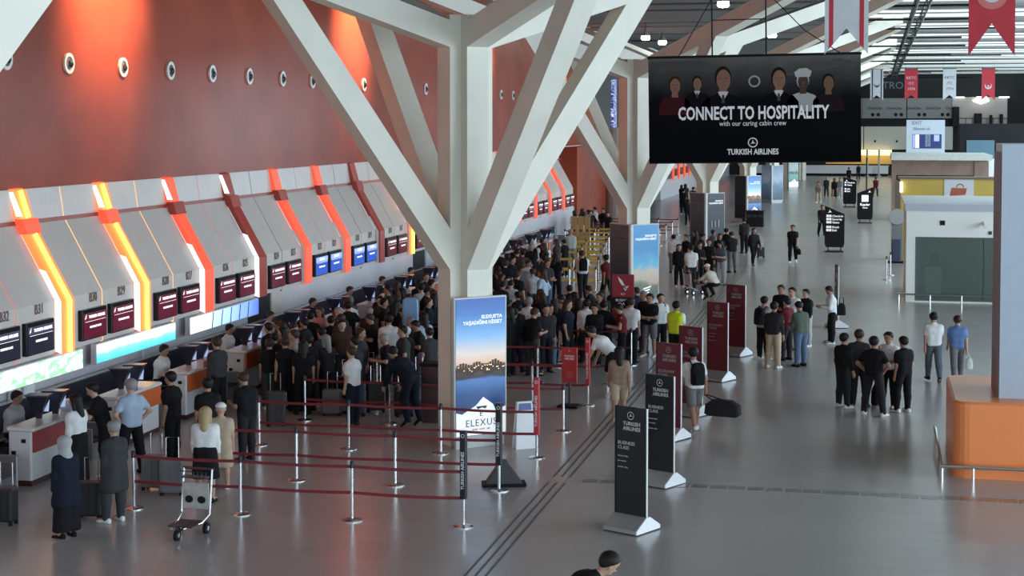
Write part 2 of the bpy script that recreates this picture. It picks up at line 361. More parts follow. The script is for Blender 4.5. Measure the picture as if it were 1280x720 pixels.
def monitor(y0, k, num):
    kind = 'black' if k < 0 else ('blue' if k in (4, 5) else 'maroon')
    t = thing('check_in_monitor', '%s check-in display under counter number %s' % (kind, num) if num else '%s of two %s displays in the panel bay %s past counter B17' % (('first', 'second')[QQ], kind, ORDB[k - 8]),
              'monitor', (-16.93, y0, 1.80), math.radians(90), 'check-in displays along the counter wall')
    a, h = screen_mats(k)
    MB().bbox((.6, .03, .33), (1.16, .14, .68), .02).build('housing', M['blackgloss'], t)
    s = MB().box((.6, -.046, .30), (1.08, .012, .56)).build('screen', a, t)
    MB().box((.6, -.054, .50), (1.08, .006, .15)).build('screen_header', h, s)
    w = mat('screen_letters', (.9, .9, .9), .4, emit=(1, 1, 1), estr=.7)
    if k not in (4, 5): lettering('TURKISH AIRLINES', .092, w, s, (.66, -.06, .47), bold=True)
    else: lettering('CHECK-IN', .10, w, s, (.60, -.06, .47), bold=True)
    lettering('BUSINESS CLASS' if k < 0 else 'ECONOMY CLASS', .066, w, s, (.60, -.056, .25), bold=True)
    MB().box((.6, -.055, .40), (.95, .004, .008)).build('rule', w, s)
    if k not in (4, 5): MB().path([(.10, -.058, .46), (.14, -.058, .52), (.13, -.058, .48), (.17, -.058, .57)], [.006, .016, .014, .004], 5).build('bird_logo', w, s)
    return t
counter = 32
NB = 16
for k in range(-2, NB):
    ys = FIN0 + PITCHY * k; e0 = ys + .285; e1 = ys + PITCHY - .285; mid = (e0 + e1) / 2
    if k >= -1 or True:
        for q, (a, b) in enumerate(((e0, mid - .02), (mid + .02, e1))):
            folded(a, b, PROF, .06, M['panel'], 'folded_panel', tp)
            MB().prism([(-17.92, 4.47), (-18.02, 5.14), (-18.10, 5.14), (-18.10, 4.47)], (a + b) / 2, (1, 0, 0), (0, 0, 1), (0, 1, 0), (0, 0, 0), b - a).build('upper_panel', M['panel'], tp)
        jm = M['jointglint'] if k in (0, 1) else (M['jointglint_red'] if k in (-1, 2, 4) else M['joint'])
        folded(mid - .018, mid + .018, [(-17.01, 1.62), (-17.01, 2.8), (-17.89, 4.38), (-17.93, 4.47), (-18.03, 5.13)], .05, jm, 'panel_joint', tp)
        for q in range(2):
            num = 'B%d' % (32 - 2 * (k + 1) - q) if k < 8 else ''
            y0 = e0 + .44 if q == 0 else mid + .22
            QQ = q; monitor(y0, k, num)
            if num: lettering(num, .30, M['number'], tp, (-16.985, y0 + .72, 2.60), facing=math.radians(90), sx=.8)
    lit = k in (0, 1, 7)
    fn = thing('light_fin', ('glowing yellow and orange folded light fin' if lit else 'red folded light fin') + (' beside counter number B%d' % (31 - 2 * k) if k < 8 else ' at the %s far panel bay' % ORDB[k - 8]), 'light fin', (0, ys, 0), 0, 'red light fins between the check-in counters')
    fp = [(-16.84, 1.67), (-16.84, 2.78), (-17.73, 4.36), (-17.78, 4.5), (-17.95, 5.13)]
    mm = M['fin_lit'] if lit else (M['fin_dim'] if k in (3, 6) else M['fin'])
    folded(-.28, .28, fp, .16, mm, 'fin_front', fn)
    if k < 4: folded(-.295, -.282, [(p[0] - .012, p[1]) for p in fp[:2]] + [(-17.2, 3.42)], .14, M['finwhite'], 'white_reveal', fn)
    else: folded(-.295, -.282, [(p[0] - .05, p[1]) for p in fp[:2]] + [(-17.2, 3.30)], .09, M['finpale'], 'white_reveal', fn)
    if k < 4: MB().prism([(-17.72, 4.58), (-17.94, 5.10), (-18.03, 5.10), (-17.86, 4.58)], -.30, (1, 0, 0), (0, 0, 1), (0, 1, 0), (0, 0, 0), .03).build('upper_reveal', M['finwhite'], fn)
    MB().prism([(-17.60, 4.2), (-17.70, 4.52), (-17.9, 4.52), (-17.8, 4.2)], 0, (1, 0, 0), (0, 0, 1), (0, 1, 0), (0, 0, 0), .64).build('fin_bracket', M['fin_dim'] if not lit else M['fin'], fn)
    if lit:
        MB().path([(-16.83, .03, 1.68), (-16.83, .03, 2.78), (-17.62, .03, 4.18)], .065, 8).build('light_tube', M['fintube'], fn)
        MB().path([(-17.74, .0, 4.55), (-17.93, .0, 5.12)], .055, 8).build('light_tube', M['fintube'], fn)
# red end wall block past the white panels
MB().box((-17.55, 100.6, 2.55), (1.1, 12.8, 5.1)).build('red_end_block', M['red'], wb2)
# ------------------------------------------------------------------ porthole lights in the red wall
def porthole(y, label):
    t = thing('porthole', label, 'porthole', (-18.05, y, 7.93), 0, 'round portholes in the red wall')
    def ring(r0, r1, d, seg=22):
        mb = MB(); R = []
        for rr, x in ((r0, 0), (r0, d), (r1, d * 1.0), (r1, .0)): R.append([(x, rr * math.cos(2 * math.pi * j / seg), rr * math.sin(2 * math.pi * j / seg)) for j in range(seg)])
        return mb.loft(R, cap=False)
    ring(.24, .16, .05).build('rim', mat('porthole_rim', (.78, .74, .68), .35), t, smooth=False)
    MB().lathe([(.16, 0), (.155, .02), (.08, .05)], 18).build('glass', mat('porthole_glass', (.18, .17, .16), .15), t).rotation_euler = (0, math.pi / 2, 0)
    MB().lathe([(.09, 0), (.085, .06), (.03, .10)], 12).build('nozzle', M['darkmetal'], t, (.02, .03, -.01)).rotation_euler = (0, math.pi / 2, 0)
for k in range(-1, 26): porthole(34.5 + 2.77 * k, 'round pale-rimmed porthole in the red wall above the check-in desks')
# spot lamps that wash the red wall from above
for i, y in enumerate((36.4, 55.4, 75.0, 95.0)):
    l = bpy.data.lights.new('wall_washer', 'SPOT'); l.energy = 5200; l.color = (1, .62, .36); l.spot_size = math.radians(80); l.spot_blend = 1.0; l.shadow_soft_size = .15
    t = thing('wall_washer_lamp', 'small spot lamp washing the red wall beside column %s' % ('one', 'two', 'three', 'four')[i] if False else 'small black spot lamp hung high before the red wall', 'spot lamp', (-15.0, y, 12.0), 0, 'wall washer lamps above the red wall')
    lo = bpy.data.objects.new('wall_washer_%d' % (i + 1) + ('_offscreen' if y < 60 else ''), l); COL.objects.link(lo); lo.parent = t; lo.location = (-.25, 0, -.12)
    lo.rotation_euler = (Vector((-3.05, 0, -1.9))).to_track_quat('-Z', 'Y').to_euler()
    MB().path([(.12, 0, .08), (-.16, 0, -.08)], [.07, .12], 10).build('lamp_head', M['black'], t); MB().tube((0, 0, 0), (0, 0, .8), .02, n=6).build('lamp_stem', M['black'], t)
# ------------------------------------------------------------------ lit advertising boxes under the panels
def adbox(y0, y1, m, label, extra=None):
    t = thing('advertising_lightbox', label, 'lightbox', (-16.88, (y0 + y1) / 2, 1.43), math.radians(90))
    L = y1 - y0
    MB().bbox((0, .06, 0), (L, .14, .46), .01).build('housing', M['greywall'], t)
    MB().box((0, -.017, 0), (L - .04, .02, .40)).build('lit_print', m, t)
    return t
def blotch(name, cols, scale, estr):
    m = bpy.data.materials.new(name); m.use_nodes = True; nt = m.node_tree; b = nt.nodes['Principled BSDF']
    tc = nt.nodes.new('ShaderNodeTexCoord'); mp = nt.nodes.new('ShaderNodeMapping'); mp.inputs['Scale'].default_value = scale
    n = nt.nodes.new('ShaderNodeTexNoise'); n.inputs['Scale'].default_value = 3.0; n.inputs['Detail'].default_value = 3
    nt.links.new(tc.outputs['Object'], mp.inputs[0]); nt.links.new(mp.outputs[0], n.inputs['Vector'])
    cr = nt.nodes.new('ShaderNodeValToRGB'); e = cr.color_ramp.elements; e[0].position = .3; e[0].color = (*cols[0], 1); e[1].position = .7; e[1].color = (*cols[-1], 1)
    for i, c in enumerate(cols[1:-1]):
        k = e.new(.3 + .4 * (i + 1) / (len(cols) - 1)); k.color = (*c, 1)
    nt.links.new(n.outputs['Fac'], cr.inputs[0]); nt.links.new(cr.outputs[0], b.inputs['Base Color']); nt.links.new(cr.outputs[0], b.inputs['Emission Color']); b.inputs['Emission Strength'].default_value = estr
    return m
adbox(28.6, 32.75, blotch('print_green', [(.05, .12, .5), (.85, .95, .9), (.25, .6, .3), (.95, 1, .95)], (.45, .45, 1.0), 1.0), 'lit green and white advertising strip below counters B32 and B31')
adbox(33.4, 37.6, ramp_mat('print_cyan', [(0, (.05, .55, .75)), (.45, (.2, .85, .95)), (.7, (.95, 1, 1)), (1, (.9, .95, 1))], 'Z', .3, 1.1, .5, 1.5, -.2, .2), 'lit turquoise advertising strip below counters B30 and B29')
a3 = adbox(38.5, 43.2, ramp_mat('print_blue', [(0, (.9, .95, 1)), (.35, (.45, .7, 1)), (1, (.08, .16, .75))], 'X', .3, 1.1, .3, 1.5, -2.3, 2.3), 'lit blue advertising strip with dark slashes below counters B27 to B25')
for i in range(5): MB().prism([(0, -.2), (.05, -.2), (.15, .2), (.10, .2)], -.03, (1, 0, 0), (0, 0, 1), (0, 1, 0), (-1.0 + .62 * i, 0, 0), .006).build('slash', mat('print_navy', (.03, .05, .3), .4), a3)
# grey column stub, doors in the wall under the panels further along
for y, w in ((45.4, 1.0), (62.5, 1.6)): MB().box((-17.30, y, .83), (.36, w, 1.66)).build('pilaster', M['panel'] if w < 1.2 else mat('blue_grey_panel', (.5, .55, .62), .4), wb2)
for y, w in ((44.0, 1.7), (60.8, 1.6)): MB().box((-17.17, y, .82), (.04, w, 1.6)).build('service_opening', M['black'], wb2)
# ------------------------------------------------------------------ baggage conveyor behind the desks
cv = thing('baggage_conveyor', 'long dark baggage conveyor with silver edge behind the check-in desks', 'conveyor', (-16.55, 56, 0))
LEN = 62.0
MB().box((0, 0, .22), (.86, LEN, .44)).build('conveyor_body', mat('conveyor_side', (.10, .10, .11), .5), cv)
MB().box((0, 0, .45), (.70, LEN, .03)).build('conveyor_belt', mat('conveyor_rubber', (.018, .018, .022), .5), cv)
MB().box((-.42, 0, .70), (.06, LEN, .50)).build('rear_guard', mat('conveyor_guard', (.03, .032, .045), .3), cv)
MB().box((-.43, 0, .965), (.10, LEN, .03)).build('rear_edge', mat('silver_edge', (.75, .75, .78), .25, .6), cv)
MB().box((.41, 0, .50), (.05, LEN, .12)).build('front_guard', M['darkmetal'], cv)
# ------------------------------------------------------------------ check-in desks
M['deskwhite'] = mat('desk_white', (.66, .65, .64), .35, noise=.02)
M['desktop'] = mat('desk_top', (.72, .68, .66), .3)
M['deskkick'] = mat('desk_kick', (.22, .22, .23), .35, .5); M['deskplinth'] = mat('desk_plinth', (.07, .02, .02), .5)
def desk(y, label):
    t = thing('check_in_desk', label, 'desk', (-14.85, y, 0), 0, 'check-in desks in a row')
    L = 2.0
    MB().bbox((-.24, L / 2, .50), (.46, L, 1.0), .03).build('body', M['deskwhite'], t)
    MB().bbox((-.22, L / 2, 1.03), (.56, L + .06, .07), .03).build('worktop', M['desktop'], t)
    MB().box((.012, L / 2 + .02, .80), (.05, L - .04, .38)).build('front_panel', M['orange'] if y > 27 else mat('red_laminate', (.34, .055, .05), .35), t)
    MB().box((-.23, L / 2, .05), (.45, L + .02, .10)).build('plinth', M['deskplinth'], t)
    for i, (dx, z) in enumerate(((-.16, .82), (-.36, .60))):
        MB().bbox((dx, -.006, z), (.09, .02, .07), .01).build('socket', M['black'], t)
    # weighing belt with steel side guards beside the desk
    sc = MB(); sc.box((-.6, L + .70, .16), (1.2, .72, .32)); sc.build('weigh_belt_base', M['deskkick'], t)
    b = MB().box((-.6, L + .70, .335), (1.18, .60, .03)).build('weigh_belt', M['black'], t)
    for s in (-1, 1): MB().box((-.6, L + .70 + s * .36, .30), (1.2, .04, .62)).build('side_guard', mat('guard_steel', (.30, .30, .32), .35, .6), t)
    return t
def hood(x, y, rz, label):
    t = thing('monitor_hood', label, 'monitor', (x, y, 1.062), rz, 'black monitors on the desks'); t.scale = (.68, .75, .92)
    MB().loft([[(-.07, -.05, 0), (.07, -.05, 0), (.07, .05, 0), (-.07, .05, 0)], [(-.09, -.06, .10), (.09, -.06, .10), (.09, .06, .10), (-.09, .06, .10)], [(-.30, -.16, .46), (.30, -.16, .46), (.30, .16, .46), (-.30, .16, .46)]]).build('housing', mat('hood_navy', (.012, .014, .03), .35), t)
    MB().box((0, 0, .475), (.66, .38, .03)).build('top_plate', mat('hood_plate', (.05, .055, .075), .25), t)
    MB().box((0, .14, .28), (.40, .02, .24)).build('screen', mat('hood_screen', (.3, .4, .6), .2, emit=(.5, .65, 1), estr=.5), t).rotation_euler = (math.radians(-16), 0, 0)
    return t
ORD = ['first', 'second', 'third', 'fourth', 'fifth', 'sixth', 'seventh', 'eighth', 'ninth', 'tenth', 'eleventh', 'twelfth', 'thirteenth', 'fourteenth', 'fifteenth', 'sixteenth', 'seventeenth', 'eighteenth']
DESKY = [26.85 + 3.42 * k for k in range(15)]
for k, y in enumerate(DESKY):
    lab = 'white check-in desk with orange front panel, desk number %d from the steel guards' % (k + 1)
    desk(y, ['white check-in desk with red front panel beside the headscarfed person', 'white check-in desk with orange front panel facing the man in light blue', 'white check-in desk with orange front panel and a red leaflet box on top',
             'white check-in desk with orange front panel facing the man in grey vest', 'white check-in desk with orange panel at the edge of the dense queue'][k] if k < 5 else 'white check-in desk with orange panel, %s from the steel guards' % ORD[k])
    for q in range(2): hood(-15.22 + .06 * q, y + .95 + .52 * q, math.radians(8), '%s black flat-topped monitor on the %s desk from the steel guards' % (('nearer', 'farther')[q], ORD[k]))
    if k % 2 == 0:
        p = thing('desk_printer', 'grey boxy printer on the %s desk from the steel guards' % ORD[k], 'printer', (-15.08, y + 1.86, 1.065), .0, 'printers on the desks')
        MB().bbox((0, 0, .10), (.26, .30, .20), .03).build('case', mat('printer_grey', (.45, .45, .48), .4), p); MB().box((.135, 0, .12), (.01, .2, .05)).build('paper_slot', M['black'], p)
lf = thing('leaflet_box', 'clear box of red and white leaflets on the desk beside the grey vest', 'box', (-14.72, DESKY[2] + .55, 1.065))
MB().box((0, 0, .10), (.16, .22, .20)).build('case', mat('leaflet_pink', (.75, .60, .6), .3), lf); MB().box((.083, 0, .10), (.006, .18, .15)).build('leaflet', mat('leaflet_red', (.5, .06, .09), .5), lf)
for i, y in enumerate((30.25, 30.8)):
    g = thing('white_cabinet', 'small white box standing behind the conveyor', 'box', (-17.105, y, 0), 0, 'white boxes behind the conveyor')
    MB().bbox((0, 0, .6), (.11, .42, 1.2), .03).build('case', M['white'], g); MB().box((.058, 0, .9), (.01, .2, .1)).build('vent', M['darkmetal'], g)
rt = thing('scanner_post', 'slim white post with dark scanner head behind the conveyor', 'post', (-17.08, 36.2, 0))
MB().tube((0, 0, 0), (0, 0, 1.75), .03, n=8).build('pole', M['white'], rt); MB().bbox((0, 0, 1.7), (.08, .08, .30), .02).build('head', M['darkmetal'], rt)
# second bank of counters further down the hall
wb3 = struct(MB().box((-17.85, 170, 2.6), (.5, 66, 5.2)).build('wall_checkin_far', M['greywall']))
for k in range(14):
    y = 140 + 4.2 * k
    for q in range(2): folded(y + .3 + 1.8 * q, y + 2.05 + 1.8 * q, PROF, .06, M['panel'], 'folded_panel', wb3)
    MB().box((-17.0, y + 2.1, 2.2), (.05, 3.2, .62)).build('display_band', M['blackgloss'], wb3)
    folded(y - .28, y + .28, [(-16.84, 1.55), (-16.84, 2.78), (-17.73, 4.36)], .1, M['fin'], 'red_fin', wb3)
wl2 = struct(MB().box((-18.5, 123, 6.3), (.4, 33, 12.6)).build('wall_recess', mat('dark_recess', (.03, .025, .025), .6)))
struct(MB().box((-18.3, 172, 8.9), (.5, 66, 7.4)).build('wall_left_far', mat('pale_far_side', (.45, .43, .40), .6)))
MB().box((-18.2, 115.5, 7.3), (.2, 1.4, 4.6)).build('lit_window', blotch('shop_lights', [(.02, .02, .05), (.05, .06, .2), (.6, .7, .95)], (1, 3, 3), 1.0), wl2)
gc = thing('round_pillar', 'plain grey round pillar standing by the red end wall', 'pillar', (-16.3, 105.5, 0))
MB().lathe([(.95, 0), (.95, .2), (.9, .25), (.9, 6.0)], 24).build('shaft', mat('grey_pillar', (.42, .43, .40), .5), gc)
MB().lathe([(1.0, 6.0), (1.0, 6.2)], 24).build('capital', mat('grey_pillar', (.42, .43, .40), .5), gc)
# ------------------------------------------------------------------ column advertising panels
S2 = math.sqrt(.5)
M['frame'] = mat('panel_frame', (.62, .62, .60), .4)
sunset = [(0, (.03, .05, .12)), (.22, (.03, .09, .25)), (.34, (.10, .22, .50)), (.36, (.03, .025, .03)), (.44, (.10, .06, .04)), (.47, (.9, .55, .38)), (.56, (.85, .72, .62)), (.70, (.25, .50, .78)), (.88, (.06, .20, .52)), (1, (.05, .12, .40))]
beach = [(0, (.3, .3, .3)), (.10, (.05, .07, .05)), (.24, (.10, .12, .08)), (.30, (.45, .35, .25)), (.42, (.5, .42, .32)), (.48, (.10, .40, .55)), (.70, (.02, .20, .42)), (1, (.03, .22, .46))]
dark = [(0, (.02, .03, .03)), (.4, (.045, .05, .055)), (1, (.055, .055, .065))]
skyl = [(0, (.05, .07, .10)), (.4, (.10, .16, .24)), (.6, (.25, .32, .40)), (1, (.12, .16, .22))]
garden = [(0, (.10, .12, .10)), (.4, (.10, .30, .26)), (.7, (.30, .36, .34)), (1, (.12, .2, .2))]
prints = {'sunset': ramp_mat('print_sunset', sunset, 'Z', .25, .20, .06, 2.2, .55, 3.0, (.6, .6, 2)),
          'sunset2': ramp_mat('print_sunset_dim', sunset, 'Z', .25, .30, .06, 2.2, .3, 3.0, (.6, .6, 2)),
          'beach': ramp_mat('print_beach', beach, 'Z', .25, .14, .22, 2.6, .3, 3.0), 'dark': ramp_mat('print_charcoal', dark, 'Z', .3, 0, .2, 2, .3, 3.0),
          'skyline': ramp_mat('print_skyline', skyl, 'Z', .3, .3, .5, 2, .3, 3.0), 'garden': ramp_mat('print_garden', garden, 'Z', .3, .3, .4, 2, .3, 3.0)}
def column_panel(cx, cy, side, pr, label, words=True, bright=.8, logo=False, w=1.24):
    """side -1: face turned to the counters, +1: face turned to the hall"""
    n = (side * S2, -S2); off = .60
    t = thing('poster_lightbox', label, 'poster lightbox', (cx + n[0] * off, cy + n[1] * off, 0), math.radians(45 * side), 'advertising panels round the columns')
    MB().box((0, .05, 1.62), (w, .10, 2.88)).build('frame', M['frame'], t); MB().box((0, .05, .09), (w - .1, .08, .18)).build('plinth', M['frame'], t)
    MB().box((0, -.006, 1.64), (w - .07, .02, 2.78)).build('print', prints[pr], t)
    wm = mat('print_white', (.85, .85, .85), .5, emit=(1, 1, 1), estr=.4) if bright > .5 else mat('print_greyish', (.20, .20, .21), .6)
    if words:
        lettering("ELEXUS'TA\nYAŞADIĞINI HİSSET", .102, wm, t, (w / 2 - .12, -.02, 2.62), align='RIGHT', bold=True, line=1.1)
    if logo:
        MB().prism([(-.585, .26), (.585, .26), (.585, .80), (.35, .72), (.28, .86), (.05, 1.02), (-.12, .86), (-.45, .70), (-.585, .74)], -.02, (1, 0, 0), (0, 0, 1), (0, 1, 0), (0, 0, 0), .006).build('white_emblem_field', wm, t)
        dk = mat('print_dark', (.06, .06, .07), .5)
        MB().prism([(-.12, .84), (.14, .84), (.10, .78), (.02, .81), (-.08, .78)], -.025, (1, 0, 0), (0, 0, 1), (0, 1, 0), (0, 0, 0), .006).build('crown_mark', dk, t)
        lettering('E', .16, dk, t, (0, -.026, .64)); lettering('ELEXUS', .20, mat('print_green_letter', (.12, .18, .14), .5), t, (0, -.026, .44), spacing=1.15)
        lettering('hotel · resort · spa', .055, dk, t, (0, -.026, .36))
        # skyline of the hotel, flat print on the lit panel
        sk = MB(); random.seed(3)
        for i in range(18): sk.box((-.55 + .064 * i, -.021, 1.62 + .012 * i * 0 + .03 * math.sin(i)), (.05, .004, .16 + .10 * abs(math.sin(i * .35)) * (1 if 5 < i < 15 else .5)))
        sk.build('hotel_silhouette', mat('print_brown', (.10, .055, .035), .5), t)
        wi = MB()
        for i in range(26): wi.box((random.uniform(-.55, .55), -.024, 1.56 + random.uniform(0, .12)), (.025, .003, .018))
        wi.build('hotel_lights', mat('print_gold', (.9, .7, .4), .5, emit=(1, .8, .45), estr=.8), t)
    return t
column_panel(COLX, COLY[1], 1, 'sunset', 'tall lit panel with sunset hotel picture and white emblem on the nearest trunk', logo=True)
column_panel(COLX, COLY[2], -1, 'dark', 'charcoal panel with grey lettering beside the turquoise beach panel', bright=.2)
b = column_panel(COLX, COLY[2], 1, 'beach', 'tall lit panel with turquoise sea and beach loungers')
for i in range(5): MB().prism([(0, 0), (.34, .08), (.36, .13), (.02, .05)], -.02, (1, 0, 0), (0, 0, 1), (0, 1, 0), (-.28 + .05 * i, 0, .38 + .10 * i), .006).build('lounger_print', mat('print_white2', (.8, .8, .76), .5, emit=(1, 1, .95), estr=.4), b)
column_panel(COLX, COLY[3], -1, 'dark', 'charcoal panel turned to the counters next to another charcoal panel', bright=.2)
c3 = column_panel(COLX, COLY[3], 1, 'dark', 'charcoal panel with three pale bottles turned to the open hall', bright=.8)
for i in range(3): MB().path([(-.25 + .22 * i, -.02, 1.35), (-.25 + .22 * i, -.02, 1.65), (-.25 + .22 * i, -.02, 1.72)], [.05, .05, .02], 6).build('bottle_print', mat('print_grey', (.35, .37, .38), .5), c3)
column_panel(COLX, COLY[4], -1, 'dark', 'dark panel turned to the counters beside the blue sunset panel', words=False)
column_panel(COLX, COLY[4], 1, 'sunset2', 'tall lit blue sunset panel with white emblem above a black bin', logo=True)
column_panel(COLX, COLY[5], -1, 'skyline', 'grey-blue skyline panel turned to the counters', words=False)
column_panel(COLX, COLY[5], 1, 'skyline', 'grey-blue skyline panel turned to the open hall', words=False)
column_panel(COLX, COLY[6], 1, 'garden', 'green garden panel with white emblem far down the hall', words=False, logo=True)
def bin_(x, y, w, h, label, m):
    t = thing('litter_bin', label, 'bin', (x, y, 0)); MB().bbox((0, 0, h / 2), (w, w * .8, h), .03).build('body', m, t); MB().bbox((0, 0, h + .03), (w + .06, w * .8 + .06, .06), .02).build('lid', M['black'], t)
    for i in range(3): MB().box((-w / 2 + w * (i + .5) / 3, -w * .4 - .005, h * .72), (w / 4, .01, h * .16)).build('slot', M['darkmetal'], t)
    return t
x, y = spot(944, 283); bin_(x, y, 1.1, .95, 'black double bin below the blue sunset panel', M['black'])
x, y = spot(992, 226); bin_(x, y, 1.0, .9, 'black bin near the green garden panel', M['black'])
x, y = spot(540, 527); bin_(x, y, .42, 1.25, 'dark maroon bin against the nearest column', mat('bin_maroon', (.07, .03, .03), .4))
# ------------------------------------------------------------------ hanging banner
bn = thing('hanging_banner', 'large black hanging banner with six uniformed crew and white slogan', 'banner', (-3.02, 42, 5.57)); bn.rotation_euler = (0, math.radians(-.8), 0)
BW, BH = 5.34, 2.70
bm_ = ramp_mat('banner_print', [(0, (.004, .004, .005)), (.55, (.006, .006, .007)), (.72, (.03, .03, .03)), (.9, (.07, .07, .065)), (1, (.11, .11, .10))], 'Z', .9, 0, .35, .9, 0, 2.7, spec=.05)
cl = MB().box((0, 0, BH / 2), (BW, .03, BH)).build('cloth', bm_, bn)
MB().tube((-BW / 2 - .02, 0, BH), (BW / 2 + .02, 0, BH), .035, n=8).build('top_rail', M['black'], bn); MB().tube((-BW / 2, 0, 0), (BW / 2, 0, 0), .02, n=8).build('bottom_rail', M['black'], bn)
for x in (-1.03, .33): MB().tube((x, 0, BH), (x, 0, 7.0), .022, n=6).build('hanger_rod', M['black'], bn)
for a, b_ in (((-1.9, BH), (-.95, 4.3)), ((1.3, 3.3), (.35, 4.3)), ((1.3, 3.3), (2.2, BH)), ((-1.03, 3.62), (.33, 3.62))):
    MB().tube((a[0], 0, a[1]), (b_[0], 0, b_[1]), .014, n=6).build('brace_wire', M['black'], bn)
lettering('CONNECT TO HOSPITALITY', .46, M['whitelight'], bn, (-.02, -.022, 1.10), bold=True, sx=.63, spacing=1.02)
lettering('with our caring cabin crew', .185, M['whitelight'], bn, (-.02, -.022, .93), sx=.84)
lettering('TURKISH AIRLINES', .20, M['whitelight'], bn, (-.02, -.022, .20), bold=True, sx=.78)
def disc(r, n=20, ry=None): return [(r * math.cos(2 * math.pi * j / n), (ry or r) * math.sin(2 * math.pi * j / n)) for j in range(n)]
def flat(poly, m, parent, x, z, name, y=-.02, th=.006, rot=0.0):
    cs, sn = math.cos(rot), math.sin(rot)
    return MB().prism([(p[0] * cs - p[1] * sn, p[0] * sn + p[1] * cs) for p in poly], y, (1, 0, 0), (0, 0, 1), (0, 1, 0), (x, 0, z), th).build(name, m, parent)
def ring2(r0, r1, m, parent, x, z, name, y=-.022, n=24, arc=(0, 2 * math.pi)):
    mb = MB()
    for j in range(n):
        a = arc[0] + (arc[1] - arc[0]) * j / n; b_ = arc[0] + (arc[1] - arc[0]) * (j + 1) / n
        mb.face([(x + r0 * math.cos(a), y, z + r0 * math.sin(a)), (x + r0 * math.cos(b_), y, z + r0 * math.sin(b_)), (x + r1 * math.cos(b_), y, z + r1 * math.sin(b_)), (x + r1 * math.cos(a), y, z + r1 * math.sin(a))])
    return mb.build(name, m, parent)
BIRD = [(-.9, -.5), (-.35, -.1), (-.15, .35), (.05, .95), (.12, .35), (.35, .05), (.9, -.2), (.4, -.22), (.1, -.35), (-.3, -.25)]
def bird(m, parent, x, z, s, y=-.024, name='bird_logo', rot=0.0): return flat([(p[0] * s, p[1] * s) for p in BIRD], m, parent, x, z, name, y, .004, rot)
def crescent(r, n=18):
    a0 = math.radians(38); o = [(r * math.cos(a), r * math.sin(a)) for a in np.linspace(a0, 2 * math.pi - a0, n)]
    c = .28 * r; rr = math.hypot(o[0][0] - c, o[0][1]); b0 = math.atan2(o[0][1], o[0][0] - c)
    return o + [(c + rr * math.cos(a), rr * math.sin(a)) for a in np.linspace(2 * math.pi - b0, b0, n)][1:-1]
def star(r): return [((r if i % 2 == 0 else r * .4) * math.cos(math.pi / 5 * i + math.pi), (r if i % 2 == 0 else r * .4) * math.sin(math.pi / 5 * i + math.pi)) for i in range(10)]
ring2(.10, .125, M['whitelight'], bn, -.02, .50, 'logo_ring'); bird(M['whitelight'], bn, -.02, .50, .085)
ring2(.11, .15, mat('print_midgrey', (.3, .3, .3), .5), bn, .03, 2.05, 'window_ring')
